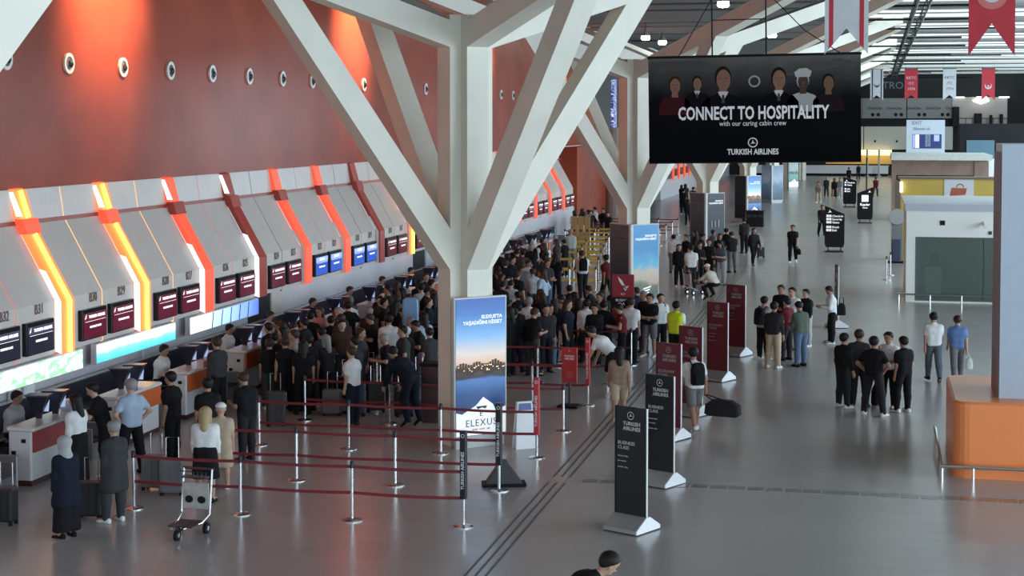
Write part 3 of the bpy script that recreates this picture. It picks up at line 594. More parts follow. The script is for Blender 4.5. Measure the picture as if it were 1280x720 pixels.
# cabin wall streaks and the six figures, flat prints in the cloth
fg = mat('print_cabin', (.07, .07, .065), .95, spec=.03)
flat([(-2.6, 0), (-1.3, 0), (-.9, -.32), (-2.6, -.12)], fg, bn, .0, 2.60, 'cabin_shape'); flat([(0, 0), (1.7, .28), (1.2, .42), (-.4, -.02)], fg, bn, .95, 2.18, 'cabin_shape')
def portrait(x, zc, s, hair, coat, collar, face=(.23, .125, .085), hat=None):
    sk = mat('print_skin_%d' % int(face[0] * 1000), face, .95, spec=.03); hm = mat('print_hair_%d' % int(hair[0] * 1000), hair, .95, spec=.03); cm = mat('print_coat_%s' % str(coat), coat, .95, spec=.03)
    flat([(-1.75, -3.2), (1.75, -3.2), (1.7, -2.0), (1.25, -1.45), (.4, -1.15), (-.4, -1.15), (-1.25, -1.45), (-1.7, -2.0)][::1], cm, bn, x, zc, 'printed_coat', -.018, .004) if s == 1 else \
        flat([(p[0] * s, p[1] * s) for p in [(-1.75, -3.2), (1.75, -3.2), (1.7, -2.0), (1.25, -1.45), (.4, -1.15), (-.4, -1.15), (-1.25, -1.45), (-1.7, -2.0)]], cm, bn, x, zc, 'printed_coat', -.018, .004)
    flat([(-.36 * s, -1.3 * s), (.36 * s, -1.3 * s), (.3 * s, -.6 * s), (-.3 * s, -.6 * s)], sk, bn, x, zc, 'printed_neck', -.020, .004)
    flat(disc(.66 * s, 18, .92 * s), hm if not hat else hat, bn, x, zc + .12 * s, 'printed_hair', -.021, .004)
    flat(disc(.56 * s, 18, .82 * s), sk, bn, x + .04 * s, zc - .06 * s, 'printed_face', -.024, .004)
    fm = mat('print_features', (.03, .018, .014), .5)
    for q in (-.22, .26): flat(disc(.09 * s, 8, .05 * s), fm, bn, x + q * s, zc + .06 * s, 'printed_eye', -.027, .003)
    flat([(-.2 * s, 0), (.2 * s, 0), (.12 * s, -.07 * s), (-.12 * s, -.07 * s)], mat('print_lips', (.16, .05, .04), .5), bn, x + .04 * s, zc - .46 * s, 'printed_mouth', -.027, .003)
    flat([(-.05 * s, 0), (.09 * s, 0), (.05 * s, .32 * s), (-.01 * s, .32 * s)], mat('print_nose', (.13, .07, .05), .5), bn, x + .04 * s, zc - .28 * s, 'printed_nose', -.027, .003)
    if collar:
        w_ = mat('print_collar', (.5, .5, .48), .5)
        flat([(-.42 * s, -1.02 * s), (0, -1.75 * s), (.42 * s, -1.02 * s), (.2 * s, -.98 * s), (-.2 * s, -.98 * s)], w_, bn, x, zc, 'printed_collar', -.022, .004)
        flat([(-.09 * s, -1.25 * s), (.09 * s, -1.25 * s), (.14 * s, -1.9 * s), (-.14 * s, -1.9 * s)], mat('print_tie', (.02, .02, .03), .5), bn, x, zc, 'printed_tie', -.026, .004)
    if hat: flat([(-.75 * s, .5 * s), (.75 * s, .5 * s), (.95 * s, 1.1 * s), (.4 * s, 1.45 * s), (-.4 * s, 1.4 * s), (-.9 * s, 1.0 * s)], hat, bn, x, zc, 'printed_chef_hat', -.026, .004)
WHT = mat('print_chef_white', (.38, .38, .37), .5)
portrait(-1.99, 1.98, .235, (.04, .02, .014), (.05, .012, .016), False)
portrait(-1.42, 2.02, .19, (.012, .01, .009), (.008, .008, .01), True)
portrait(-.76, 2.12, .32, (.02, .014, .01), (.007, .007, .008), True)
portrait(.64, 2.10, .29, (.014, .011, .01), (.006, .006, .007), True)
portrait(1.24, 2.02, .235, (.014, .011, .01), (.36, .36, .35), False, (.07, .045, .035), WHT)
portrait(1.87, 1.98, .225, (.01, .01, .009), (.02, .012, .013), False, (.16, .09, .06))
# ------------------------------------------------------------------ hanging flags
FR = mat('flag_red', (.52, .035, .05), .7, noise=.08, nscale=3); FW = mat('flag_white', (.62, .64, .66), .7, noise=.05, nscale=3); FPALE = mat('flag_pale_red', (.62, .18, .18), .7); FK = mat('flag_dark', (.06, .05, .06), .7)
def swallow(w, h, notch): return [(-w / 2, 0), (w / 2, 0), (w / 2, -h), (0, -h + notch), (-w / 2, -h)]
def flag(x, y, ztop, w, h, notch, label, kind):
    t = thing('hanging_flag', label, 'flag', (x, y, ztop), 0, 'swallow-tailed flags hung from the ceiling')
    base = FR if kind in ('red', 'redlet') else FW
    MB().prism(swallow(w, h, notch), 0, (1, 0, 0), (0, 0, 1), (0, 1, 0), (0, 0, 0), .015).build('cloth', base, t)
    MB().tube((-w / 2 - .03, 0, .01), (w / 2 + .03, 0, .01), .02, n=6).build('rod', M['darkmetal'], t)
    for s in (-1, 1): MB().tube((s * w * .45, 0, 0), (s * w * .45, 0, CEIL + .1 - ztop), .006, n=4).build('cord', M['darkmetal'], t)
    def fl_(poly, m, z, nm, rot=0): flat(poly, m, t, 0, z, nm, -.012, .004, rot)
    if kind == 'red':
        flat(disc(.40 * w), FPALE, t, 0, -h * .60, 'pale_disc', -.011, .003) if w > 1.0 and False else None
        fl_(crescent(w * .26), FW, -h * .55, 'crescent', math.radians(90)); flat(star(w * .13), FW, t, 0, -h * .55 - w * .02, 'star', -.012, .004, math.radians(90))
    if kind == 'striped':
        sm = FR if w > .95 and y < 60 else FK
        for s in (-1, 1): MB().prism([(s * w * .30, 0), (s * w * .40, 0), (s * w * .40, -h + notch * .2), (s * w * .30, -h + notch * .4)], -.011, (1, 0, 0), (0, 0, 1), (0, 1, 0), (0, 0, 0), .004).build('stripe', sm, t)
        fl_(crescent(w * .22), sm, -h * (.5 if y > 60 else .28), 'crescent', math.radians(90)); fl_(star(w * .10), sm, -h * (.5 if y > 60 else .28) - w * .05, 'star', math.radians(90))
    if kind in ('redlet', 'whitelet'):
        lm = FW if kind == 'redlet' else FK
        for i, tx in enumerate(('KKTC', 'iTC', '1974')): lettering(tx, w * .30, lm, t, (0, -.014, -h * (.32 + .18 * i)))
    return t
flag(-.71, 40, 11.0, 1.02, 2.80, .62, 'white flag with two red stripes overlapping the corner of the black banner', 'striped')
tf = flag(2.62, 40, 11.0, 1.05, 2.87, .76, 'large red flag with crescent hanging above the orange block', 'red0')
tf.children[0].data.materials[0] = FR
flat(disc(.36), FPALE, tf, 0, -1.42, 'pale_disc', -.011, .003); flat(crescent(.26), FW, tf, 0, -1.36, 'crescent', -.015, .004, math.radians(90)); flat(star(.10), FW, tf, 0, -1.40, 'star', -.015, .004, math.radians(90))
for px, kind, lab in ((1098, 'striped', 'small white flag with two dark stripes and crescent before the far dark wall'), (1137, 'redlet', 'small red flag with white lettering before the far dark wall'),
                      (1180, 'whitelet', 'small white flag with grey lettering before the far dark wall'), (1223, 'red', 'small red flag with white crescent and star before the far dark wall')):
    xx = (px - 1097.5) / 2050 * 150 * 1.045
    flag(xx, 150, 11.25, 1.12, 2.75, .45, lab, kind)
# ------------------------------------------------------------------ pendant lamps
PG = mat('lamp_glow', (1, 1, .95), .4, emit=(1, .97, .88), estr=14)
def pendant(px, py, Y):
    d = _f + _r * (px - 640) / FPX - _u * (py - 245) / FPX; t_ = Y / d[1]; p = d * t_; z = CAMH + p[2]
    t = thing('pendant_lamp', 'bell-shaped pendant lamp hanging from the dark ceiling between the columns', 'lamp', (float(p[0]), Y, float(z)), 0, 'pendant lamps under the dark ceiling')
    MB().lathe([(.26, .05), (.22, .20), (.10, .32), (.05, .6)], 14).build('shade', M['rib'], t, smooth=True); MB().lathe([(.02, .12), (.25, .10), (.27, -.06), (.2, -.14), (.02, -.16)], 14, cap=False).build('bulb', PG, t)
    MB().tube((0, 0, .6), (0, 0, max(.8, CEIL + .2 - z)), .015, n=5).build('cable', M['black'], t)
for a in ((727, 27, 80), (784, 40, 90), (807, 47, 96), (828, 53, 102), (904, 5, 72), (952, 36, 90), (965, 44, 96)): pendant(*a)
# ------------------------------------------------------------------ orange block with pale pillar, guard rail
ob = thing('orange_block', 'glossy orange rounded block carrying the pale blue pillar', 'block', (3.55, 32.9, 0))
OM = mat('orange_gloss', (.95, .29, .09), .3)
def roundrect(w, d, r, n=5):
    o = []
    for cx, cy, a in ((w / 2 - r, d / 2 - r, 0), (-w / 2 + r, d / 2 - r, 90), (-w / 2 + r, -d / 2 + r, 180), (w / 2 - r, -d / 2 + r, 270)):
        for j in range(n + 1): aa = math.radians(a + 90 * j / n); o.append((cx + r * math.cos(aa), cy + r * math.sin(aa)))
    return o
rr = roundrect(4.2, 3.4, .3); r2 = roundrect(4.1, 3.3, .26)
MB().loft([[(p[0], p[1], 0) for p in rr], [(p[0], p[1], 1.38) for p in rr], [(p[0], p[1], 1.42) for p in r2]]).build('body', OM, ob, smooth=False)
gr = MB(); pts = [(-2.3, 1.9, .27), (-2.3, -2.0, .27), (2.3, -2.0, .27)]
gr.path(pts, .035, 8)
ggr = gr.build('guard_rail', M['steel'], ob)
for q in ((-2.3, 1.7), (-2.3, -.2), (-2.3, -1.9), (-1.75, -2.0), (-.6, -2.0), (.55, -2.0), (1.7, -2.0)): MB().tube((q[0], q[1], 0), (q[0], q[1], .27), .028, n=6).build('rail_post', M['steel'], ob)
PM = mat('pale_blue_cladding', (.46, .53, .60), .3, noise=.02)
pl = thing('clad_pillar', 'tall pale blue clad pillar rising from the orange block', 'pillar', (3.45, 32.6, 1.42))
for i in range(2):
    MB().box((-.62 + .72 * i if i == 0 else .72, 0, 2.35), (1.06 if i == 0 else 1.55, 1.6, 4.7)).build('cladding_panel', PM, pl)
MB().box((-1.17, .0, 2.3), (.035, 1.5, 4.6)).build('edge_trim', mat('brown_trim', (.22, .11, .10), .4), pl)
MB().box((0.15, 0, 4.73), (2.6, 1.62, .06)).build('cap', PM, pl)
# ------------------------------------------------------------------ white kiosk with glass front
KW = mat('kiosk_white', (.86, .87, .79), .4)
kx0, kx1, ky0, ky1 = 1.12, 9.0, 61.5, 67.0
kk = thing('white_kiosk', 'white flat-roofed kiosk with a wide glass front and low rail', 'kiosk', ((kx0 + kx1) / 2, ky0, 0))
W2 = (kx1 - kx0) / 2
MB().box((-W2 + .16, .15, 1.2), (.32, .3, 2.4)).build('corner_post', KW, kk); MB().box((W2 - .16, .15, 1.2), (.32, .3, 2.4)).build('corner_post', KW, kk)
MB().box((0, .15, 2.88), (2 * W2, .3, .96)).build('fascia', KW, kk); MB().box((0, .05, 3.48), (2 * W2 + .1, .3, .25)).build('roof_edge', mat('kiosk_grey_edge', (.5, .53, .58), .4), kk)
MB().box((0, 2.75, 3.63), (2 * W2 + .2, 5.6, .08)).build('roof', mat('kiosk_roof', (.62, .68, .70), .4), kk)
for s in (-1, 1): MB().box((s * (W2 - .06), 2.75, 1.79), (.12, 5.4, 3.58)).build('side_wall', KW, kk)
MB().box((0, 5.45, 1.79), (2 * W2, .1, 3.58)).build('rear_wall', mat('kiosk_inner', (.50, .56, .51), .6), kk)
MB().box((0, 2.75, .03), (2 * W2 - .3, 5.2, .06)).build('inner_floor', mat('kiosk_floor', (.22, .24, .23), .4), kk)
gl = bpy.data.materials.new('kiosk_glass'); gl.use_nodes = True; nt = gl.node_tree; nt.nodes.clear()
o_ = nt.nodes.new('ShaderNodeOutputMaterial'); mx_ = nt.nodes.new('ShaderNodeMixShader'); tr_ = nt.nodes.new('ShaderNodeBsdfTransparent'); gs_ = nt.nodes.new('ShaderNodeBsdfPrincipled')
tr_.inputs[0].default_value = (.62, .70, .66, 1); gs_.inputs['Base Color'].default_value = (.26, .32, .28, 1); gs_.inputs['Roughness'].default_value = .12; mx_.inputs[0].default_value = .34
nt.links.new(tr_.outputs[0], mx_.inputs[1]); nt.links.new(gs_.outputs[0], mx_.inputs[2]); nt.links.new(mx_.outputs[0], o_.inputs[0])
for i in range(3):
    wp = (2 * W2 - .64) / 3; MB().box((-W2 + .32 + wp * (i + .5), .1, 1.22), (wp - .02, .02, 2.36)).build('glass_pane', gl, kk)
MB().box((0, .12, .03), (2 * W2, .22, .06)).build('sill', KW, kk)
kr = MB(); kr.tube((-W2 - .3, -.55, .35), (W2, -.55, .35), .035, n=8); kr.build('low_rail', M['steel'], kk)
for i in range(8): MB().tube((-W2 - .25 + 1.1 * i, -.55, 0), (-W2 - .25 + 1.1 * i, -.55, .35), .028, n=6).build('rail_post', M['steel'], kk)
for x, z, s, m_ in ((-W2 + 1.28, 2.92, .17, M['black']), (-W2 + 2.95, 2.58, .12, M['darkmetal'])): MB().bbox((x, -.02, z), (s, .04, s), .01).build('socket_plate', m_, kk)
cc = MB(); cc.tube((-W2 + 2.72, -.02, 2.95), (-W2 + 2.72, -.22, 2.9), .04, n=8); cc.tube((-W2 + 2.72, -.18, 2.9), (-W2 + 2.72, -.42, 2.82), .075, n=10); cc.build('security_camera', M['white'], kk)
for i, (x, y_, z, w_, h_, m_) in enumerate(((-2.9, 2.4, .55, .6, 1.1, M['white']), (-.35, 2.5, .5, 1.9, .9, mat('kiosk_desk', (.10, .11, .11), .5)), (1.6, 3, .6, 1.4, 1.1, mat('kiosk_desk2', (.3, .32, .32), .5)))):
    tb = thing('kiosk_counter', ['white cabinet with black machine inside the glass kiosk', 'dark desk inside the glass kiosk', 'grey counter inside the glass kiosk'][i], 'counter', ((kx0 + kx1) / 2 + x, ky0 + y_, .06))
    MB().bbox((0, 0, h_ / 2), (w_, .7, h_), .03).build('body', m_, tb); MB().bbox((0, 0, h_ + .03), (w_ + .08, .78, .06), .02).build('top', M['darkmetal'], tb)
    if i < 2: MB().bbox((.05, 0, h_ + .22), (.34, .3, .32), .05).build('machine', M['black'], tb)
# blue bin, round mirror sign, dark roll at the kiosk's corner
x, y = spot(1121, 305); rb = thing('round_sign', 'round silver sign on a dark stand beside the yellow kiosk', 'sign', (1.0, 78.6, 0))
MB().lathe([(.36, 0), (.38, .04), (.36, .08)], 24).build('disc', mat('silver_disc', (.5, .5, .5), .3, .7), rb, (0, -.02, 2.16)).rotation_euler = (math.pi / 2, 0, 0)
MB().box((0, .05, .95), (.5, .1, 1.8)).build('stand', mat('stand_grey', (.22, .23, .24), .4), rb); MB().box((0, -.1, .55), (.34, .2, 1.1)).build('navy_box', mat('navy_box', (.05, .07, .13), .4), rb); MB().bbox((0, 0, .04), (.8, .5, .08), .02).build('base', M['black'], rb)
x, y = spot(1124, 322); rl_ = thing('rolled_mat', 'dark rolled mat leaning at the corner of the white kiosk', 'mat', (x, y, 0)); MB().path([(0, 0, 0), (.02, 0, 1.0)], [.16, .18], 10).build('roll', M['black'], rl_); MB().path([(0, 0, .5), (.02, 0, .58)], [.19, .19], 10).build('strap', M['darkmetal'], rl_)
# yellow kiosk and brown kiosk behind
YM = mat('yellow_cladding', (.52, .36, .07), .4, noise=.06, nscale=1)
yk = thing('yellow_kiosk', 'yellow kiosk with a red bag poster on its front above the white kiosk roof', 'kiosk', (5.4, 80, 0))
MB().box((0, .6, 1.95), (8.5, 1.2, 3.9)).build('body', YM, yk); MB().box((0, .6, 3.93), (8.7, 1.4, .10)).build('roof', mat('kiosk_roof_dark', (.16, .11, .08), .5), yk)
MB().box((-1.55, -.02, 3.45), (1.35, .05, .9)).build('poster', mat('poster_pale', (.58, .60, .62), .4), yk)
BG_ = mat('poster_bag', (.38, .09, .05), .5)
MB().prism([(-.42, -.28), (.30, -.20), (.36, .10), (-.34, .12)], -.05, (1, 0, 0), (0, 0, 1), (0, 1, 0), (-1.55, 0, 3.36), .01).build('bag_print', BG_, yk)
ring2(.13, .18, BG_, yk, -1.5, 3.5, 'bag_handle_print', -.056, arc=(0, math.pi))
MB().box((-4.2, -.08, 3.5), (.12, .16, .5)).build('side_lamp', mat('side_lamp', (1, 1, .95), .5, emit=(1, 1, .9), estr=2), yk); MB().box((-4.35, .5, 1.9), (.25, 1.2, 3.8)).build('corner_post', mat('kiosk_roof_dark', (.16, .11, .08), .5), yk)
bk = thing('brown_kiosk', 'brown stone-clad flat kiosk with pale roof behind the yellow kiosk', 'kiosk', (4.2, 112, 0))
BRN = mat('brown_cladding', (.26, .18, .13), .6, noise=.15, nscale=2)
MB().box((0, 2, 3.55), (6.0, 4.2, 1.0)).build('fascia', BRN, bk); MB().box((0, 3, 4.25), (6.4, 9, .35)).build('roof', mat('pale_roof', (.55, .57, .54), .6, noise=.1), bk); MB().box((0, 1.5, 1.5), (5.6, 3.0, 3.0)).build('body', M['farwall'], bk)
MB().box((-3.0, 0, 2), (.3, .4, 4.0)).build('corner_post', BRN, bk); MB().box((2.6, 0, 2), (.9, .4, 4.0)).build('corner_post', BRN, bk); MB().box((3.25, .2, 3.4), (.45, .5, 1.5)).build('white_box', M['white'], bk)
ws = thing('information_board', 'tall white board with a dark blue departures screen beyond the kiosks', 'sign', (4.3, 150, 0))
MB().box((0, 0, 5.2), (3.3, .4, 3.1)).build('board', mat('board_white', (.62, .68, .76), .4), ws); MB().box((0, .1, 1.9), (2.6, .3, 3.8)).build('stand', M['fargrey'], ws)
MB().box((.15, -.22, 4.85), (2.45, .05, 1.25)).build('screen', mat('screen_navy', (.01, .02, .07), .2, emit=(.02, .05, .2), estr=.5), ws)
MB().box((-.72, -.25, 4.85), (.32, .02, 1.15)).build('screen_column', mat('screen_bright', (.8, .85, 1), .4, emit=(.9, .95, 1), estr=1.2), ws); MB().box((-1.0, -.25, 4.85), (.14, .02, 1.15)).build('screen_column', mat('screen_violet', (.3, .35, .8), .4, emit=(.3, .4, 1), estr=.7), ws)
for i in range(6): lettering('EXIT 0%d' % (i + 1) if False else ('06:%d0' % i), .2, M['whitelight'], ws, (.2, -.26, 5.3 - .18 * i))
MB().box((.95, -.25, 5.15), (.45, .02, .55)).build('screen_tile', mat('screen_violet', (.3, .35, .8), .4), ws)
lettering('EXIT', .42, mat('board_text', (.12, .16, .3), .5), ws, (-.75, -.22, 6.35)); lettering('Elimele sil', .36, mat('board_text', (.12, .16, .3), .5), ws, (-.35, -.22, 5.85))
dk2 = thing('shop_front', 'dark shop front with teal panel standing at the far right', 'shop', (12.5, 165, 0))
MB().box((0, 2, 3.2), (9, 4, 6.4)).build('body', M['farwall'], dk2); MB().box((-2.6, -.05, 3.6), (2.6, .1, 2.4)).build('teal_panel', mat('teal', (.10, .20, .26), .4), dk2); MB().box((-.2, -.05, 1.9), (1.3, .1, 2.6)).build('lit_door', mat('lit_door', (.5, .6, .7), .4, emit=(.7, .8, 1), estr=.5), dk2)
# ------------------------------------------------------------------ black wayfinding totems
def totem(px, py, w, h, cut, label, lines, rz=0.0):
    x, y = spot(px, py); t = thing('wayfinding_totem', label, 'totem', (x, y, 0), rz)
    a = h; b_ = h - cut
    poly = [(-w / 2 + .06, .25), (w / 2 - .06, .25), (w / 2, .45), (w / 2, b_ if cut > 0 else a), (-w / 2, a if cut > 0 else a + cut), (-w / 2, .45)]
    MB().prism(poly, 0, (1, 0, 0), (0, 0, 1), (0, 1, 0), (0, 0, 0), .22).build('slab', M['blackgloss'], t)
    MB().bbox((0, 0, .04), (w * .95, .5, .08), .02).build('base', M['darkmetal'], t)
    for s in (-1, 1): MB().box((s * w * .32, 0, .17), (.06, .1, .2)).build('foot', M['darkmetal'], t)
    wm = mat('totem_letters', (.9, .9, .9), .4, emit=(1, 1, 1), estr=.5)
    for (tx, z, s, dx, al) in lines: lettering(tx, s, wm, t, (dx, -.12, z), align=al, bold=True)
    bird(wm, t, (-w / 2 + .25) if cut > 0 else (w / 2 - .22), h - .30, .12, -.118)
    return t
totem(1043, 315, .98, 2.35, .42, 'black wayfinding totem with a sloped top and two blocks of white directions', [(a_, z_, .15, dx_, 'LEFT') for z_, tx_ in ((1.78, 'Check-in'), (1.62, 'Security'), (1.46, 'Gates'), (1.22, 'Kiosk'), (1.06, 'Exit')) for a_, dx_ in (('■■', -.42), (tx_, -.12))])
totem(1081, 279, 1.0, 2.35, -.4, 'black wayfinding totem with a white square symbol and one word below', [('Kapılar', 1.15, .22, 0, 'CENTER'), ('Gates', .97, .14, 0, 'CENTER'), ('■', 1.42, .55, 0, 'CENTER')])
totem(1062, 259, 1.0, 2.35, .3, 'black wayfinding totem farthest away with rows of white directions', [('■ Check-in', 1.85, .16, -.4, 'LEFT'), ('■ Gates', 1.66, .16, -.4, 'LEFT'), ('■ Info', 1.36, .16, -.4, 'LEFT'), ('■ Exit', 1.18, .16, -.4, 'LEFT')])
# dark tall pole of a banner stand near the yellow-lit far counter
x, y = spot(1083, 250); fp_ = thing('slim_pole', 'slim dark pole beside the far wayfinding totem', 'pole', (x, y, 0)); MB().lathe([(.25, 0), (.25, .05), (.06, .07), (.06, 3.6)], 8).build('shaft', M['black'], fp_)
# ------------------------------------------------------------------ airline totem signs
MAR = mat('sign_maroon', (.13, .012, .022), .3); SBK = mat('sign_black', (.010, .011, .013), .25); SEDGE = mat('sign_edge', (.70, .70, .68), .4); SB2 = mat('sign_base', (.40, .40, .38), .35, .3)
STX = mat('sign_letters', (.62, .60, .58), .5); STD = mat('sign_letters_dim', (.36, .30, .30), .5)
def airline_totem(x, y, face, klass, label, rz=-27, h=1.78, w=.60):
    t = thing('airline_totem', label, 'totem sign', (x, y, 0), math.radians(rz), 'airline totem signs in a row')
    MB().box((0, 0, .22 + h / 2), (w, .032, h)).build('panel', face, t)
    MB().box((w / 2 + .006, 0, .22 + h / 2), (.012, .036, h)).build('edge_strip', SEDGE, t); MB().box((-w / 2 - .006, 0, .22 + h / 2), (.012, .06, h)).build('edge_strip', M['darkmetal'], t)
    prof = [(-.33, .02), (.33, .02), (.33, .08), (.05, .25), (-.05, .25), (-.33, .08)]
    MB().prism(prof, 0, (0, 1, 0), (0, 0, 1), (1, 0, 0), (0, 0, 0), w + .04).build('base', SB2, t)
    MB().prism(prof, w / 2 + .03, (0, 1, 0), (0, 0, 1), (1, 0, 0), (0, 0, 0), .02).build('end_cap', M['white'], t)
    MB().box((0, 0, .012), (w + .06, .62, .024)).build('rubber_foot', M['black'], t)
    tt = STX if face is SBK else STD
    ring2(.055, .066, tt, t, .0, 1.86, 'logo_ring', -.027); bird(tt, t, .0, 1.86, .045, -.028)
    lettering('TURKISH\nAIRLINES', .085, tt, t, (.02, -.028, 1.70), bold=True, line=.95)
    lettering(klass + '\nCLASS', .08, tt, t, (-w / 2 + .05, -.028, 1.38), align='LEFT', line=.95)
    lettering('Check-in / Bilet', .032, tt, t, (-w / 2 + .05, -.028, 1.18), align='LEFT'); lettering('Star member', .032, tt, t, (-w / 2 + .05, -.028, 1.10), align='LEFT')
    lettering('Elite Plus · Elite', .032, tt, t, (-w / 2 + .05, -.028, 1.00), align='LEFT')
    return t
x, y = spot(789, 662); airline_totem(x, y, SBK, 'BUSINESS', 'black business class totem sign standing alone in the open floor beside the floor guide strip')
x, y = spot(825, 605); airline_totem(x, y, SBK, 'BUSINESS', 'black business class totem sign in front of the maroon economy totem')
x, y = spot(836, 548); airline_totem(x, y, MAR, 'ECONOMY', 'maroon economy class totem sign beside the traveller carrying a dark bag')
x, y = spot(864, 408, 2.0); airline_totem(x, y, MAR, 'ECONOMY', 'maroon totem sign half hidden behind the backpack traveller')
x, y = spot(897, 475); airline_totem(x, y, MAR, 'ECONOMY', 'maroon totem sign with wide white base behind the backpack traveller')
x, y = spot(920, 444); airline_totem(x, y, MAR, 'ECONOMY', 'maroon totem sign last in the row beside the men with backpacks')
x, y = spot(1046, 409); airline_totem(x, y, SBK, 'BUSINESS', 'black totem sign seen edge-on behind the person in white shirt', rz=-80)
# ------------------------------------------------------------------ floor guide strip: three grooved lines and a cross row of studded tiles
TD = mat('guide_dark', (.11, .105, .10), .5); TG = mat('guide_steel_tile', (.42, .42, .42), .32, .9)
gs = thing('guide_strip', 'dark grooved guide strip running along the floor past the totem signs', 'floor strip', (-5.62, 0, 0))
bar = MB().box((0, 0, .003), (.036, 1.46, .006)).mesh('bar'); bar.materials.append(TD)
for k in range(36):
    y = 29.46 - .25 - .75 - 1.5 * k if k < 7 else 29.46 + .25 + .75 + 1.5 * (k - 7)
    for dx in (-.15, 0, .15): put('bar', bar, gs, (dx - .002 * (y - 22), y, 0))
cs = thing('guide_tile_row', 'row of small square floor guide tiles crossing the open floor', 'floor strip', (0, 29.46, 0))
tl = MB().bbox((0, 0, .004), (.285, .29, .008), .003)
tld = tl.mesh('guide_tile'); tld.materials.append(TG)
for k in range(34):
    x = -5.05 + .335 * k
    put('guide_tile', tld, cs, (x, 0, 0))
# ------------------------------------------------------------------ queue barriers
BELT = mat('belt_maroon', (.20, .018, .025), .5); BELTY = mat('belt_yellow', (.66, .45, .08), .5)
def stanchion_mesh():
    m = MB(); m.lathe([(.17, 0), (.17, .015), (.12, .03), (.03, .045)], 16); base = m.mesh('base'); base.materials.append(M['steel'])
    p = MB(); p.lathe([(.028, .03), (.028, .93)], 10); post = p.mesh('post'); post.materials.append(M['steel'])
    c = MB(); c.lathe([(.036, .88), (.038, .98), (.025, 1.0)], 10); cap = c.mesh('cap'); cap.materials.append(M['darkmetal'])
    return base, post, cap
SM = stanchion_mesh(); OBST = []; BELTS = []; CASES = []
ROWN = ['first', 'second', 'third', 'fourth', 'fifth', 'sixth', 'seventh', 'eighth', 'ninth', 'tenth']
def stanchion(x, y, label, group, nxt=None, beltm=BELT, sleeve=None, nextlabel=None):
    OBST.append((x, y)); t = thing('queue_post', label, 'queue barrier', (x, y, 0), 0, group)
    for nm, me in zip(('base', 'post', 'cap'), SM): put(nm, me, t)
    if nxt is not None:
        dx, dy = nxt[0] - x, nxt[1] - y; L = math.hypot(dx, dy); a = math.atan2(dy, dx)
        BELTS.extend((x + dx * q / 6, y + dy * q / 6) for q in range(7))
        for z in (.905, .47):
            b_ = MB(); n = 5; hb = .05 if beltm is BELTY else .026
            rings = []
            for j in range(n + 1):
                s = j / n; sag = -.02 * 4 * s * (1 - s); rings.append([(L * s, -.002, z + sag - hb), (L * s, .002, z + sag - hb), (L * s, .002, z + sag + hb), (L * s, -.002, z + sag + hb)])
            b_.loft(rings).build('belt', beltm, t, (0, 0, 0), a)
    if sleeve:
        sm_ = MB().bbox((0, 0, 1.02), (.11, .10, 1.12), .015).build('sign_sleeve', sleeve, t)
        lettering('TURKISH AIRLINES', .075, M['whitelight'], sm_, (.02, -.056, .62), align='LEFT').rotation_euler = (math.pi / 2, -math.pi / 2, 0)
        ring2(.022, .03, M['whitelight'], sm_, 0, 1.5, 'logo_ring', -.054)
    return t
RED_S = mat('sleeve_red', (.48, .03, .035), .4)
rows = [  # (y pixel-derived points of the posts, sleeve material at the right end)
    ([(165, 637), (301, 643), (440, 651), (581, 657)], SBK), ([(243, 596), (370, 601), (495, 606), (625, 612)], SBK), ([(323, 557), (437, 561), (552, 566), (670, 573)], RED_S),
    ([(378, 527), (487, 530), (598, 534), (706, 537)], None), ([(470, 497), (566, 500), (666, 503), (734, 507)], RED_S), ([(480, 473), (576, 475), (672, 478), (761, 480)], None), ([(520, 448), (610, 450), (699, 453), (789, 456)], None),
    ([(545, 428), (628, 430), (710, 432), (792, 434)], None)]
for ri, (pts, sl) in enumerate(rows):
    W_ = [spot(*p) for p in pts]
    W_ = [(p[0], sum(q[1] for q in W_) / len(W_)) for p in W_]
    for i, p in enumerate(W_):
        nx = W_[i + 1] if i + 1 < len(W_) else None
        where = 'with %s sign sleeve ' % ('red' if sl is RED_S else 'black') if (nx is None and sl) else ''
        pos = ('at the left end of' if False else ['starting', 'second in', 'third in', 'ending'][i])
        stanchion(p[0], p[1], 'steel queue post %s%s %s maroon belt row from the luggage trolley' % (where, pos, ROWN[ri]), 'steel queue posts with maroon belts', nx, BELT, sl if nx is None else None)
# yellow belt rows
for ri, py in enumerate((364, 350, 340, 332, 325, 318, 312, 307)):
    pts = [(678 + 7 * ri, py), (712 + 5 * ri, py + .7), (745 + 3 * ri, py + 1.3)]
    W_ = [spot(*p) for p in pts]; W_ = [(p[0], W_[0][1]) for p in W_]
    for i, p in enumerate(W_): stanchion(p[0], p[1], 'steel queue post of the %s yellow belt row counted from the beach panel' % ROWN[ri], 'steel queue posts with yellow belts', W_[i + 1] if i < 2 else None, BELTY)
# maroon barrier field by the far left counters
for ri in range(5):
    y = 84 + 2.8 * ri
    for i in range(5):
        stanchion(-15.8 + 1.15 * i, y, 'steel queue post in the maroon belt field before the red end wall', 'steel queue posts before the red end wall', (-15.8 + 1.15 * (i + 1), y) if i < 4 else None, BELT)
for i in range(3):
    x, y = spot(718 + 8 * i, 321.5); t = thing('tan_board', 'tall tan wooden board behind the yellow belt rows', 'board', (x, y, 0), 0, 'tan boards behind the yellow belts')
    MB().box((0, 0, 1.05), (.28, .06, 1.9)).build('board', mat('tan_board', (.42, .26, .10), .5, noise=.1), t); MB().bbox((0, 0, .05), (.27, .4, .1), .02).build('foot', M['darkmetal'], t); MB().box((0, -.035, 1.3), (.1, .01, .1)).build('mark', M['darkmetal'], t)
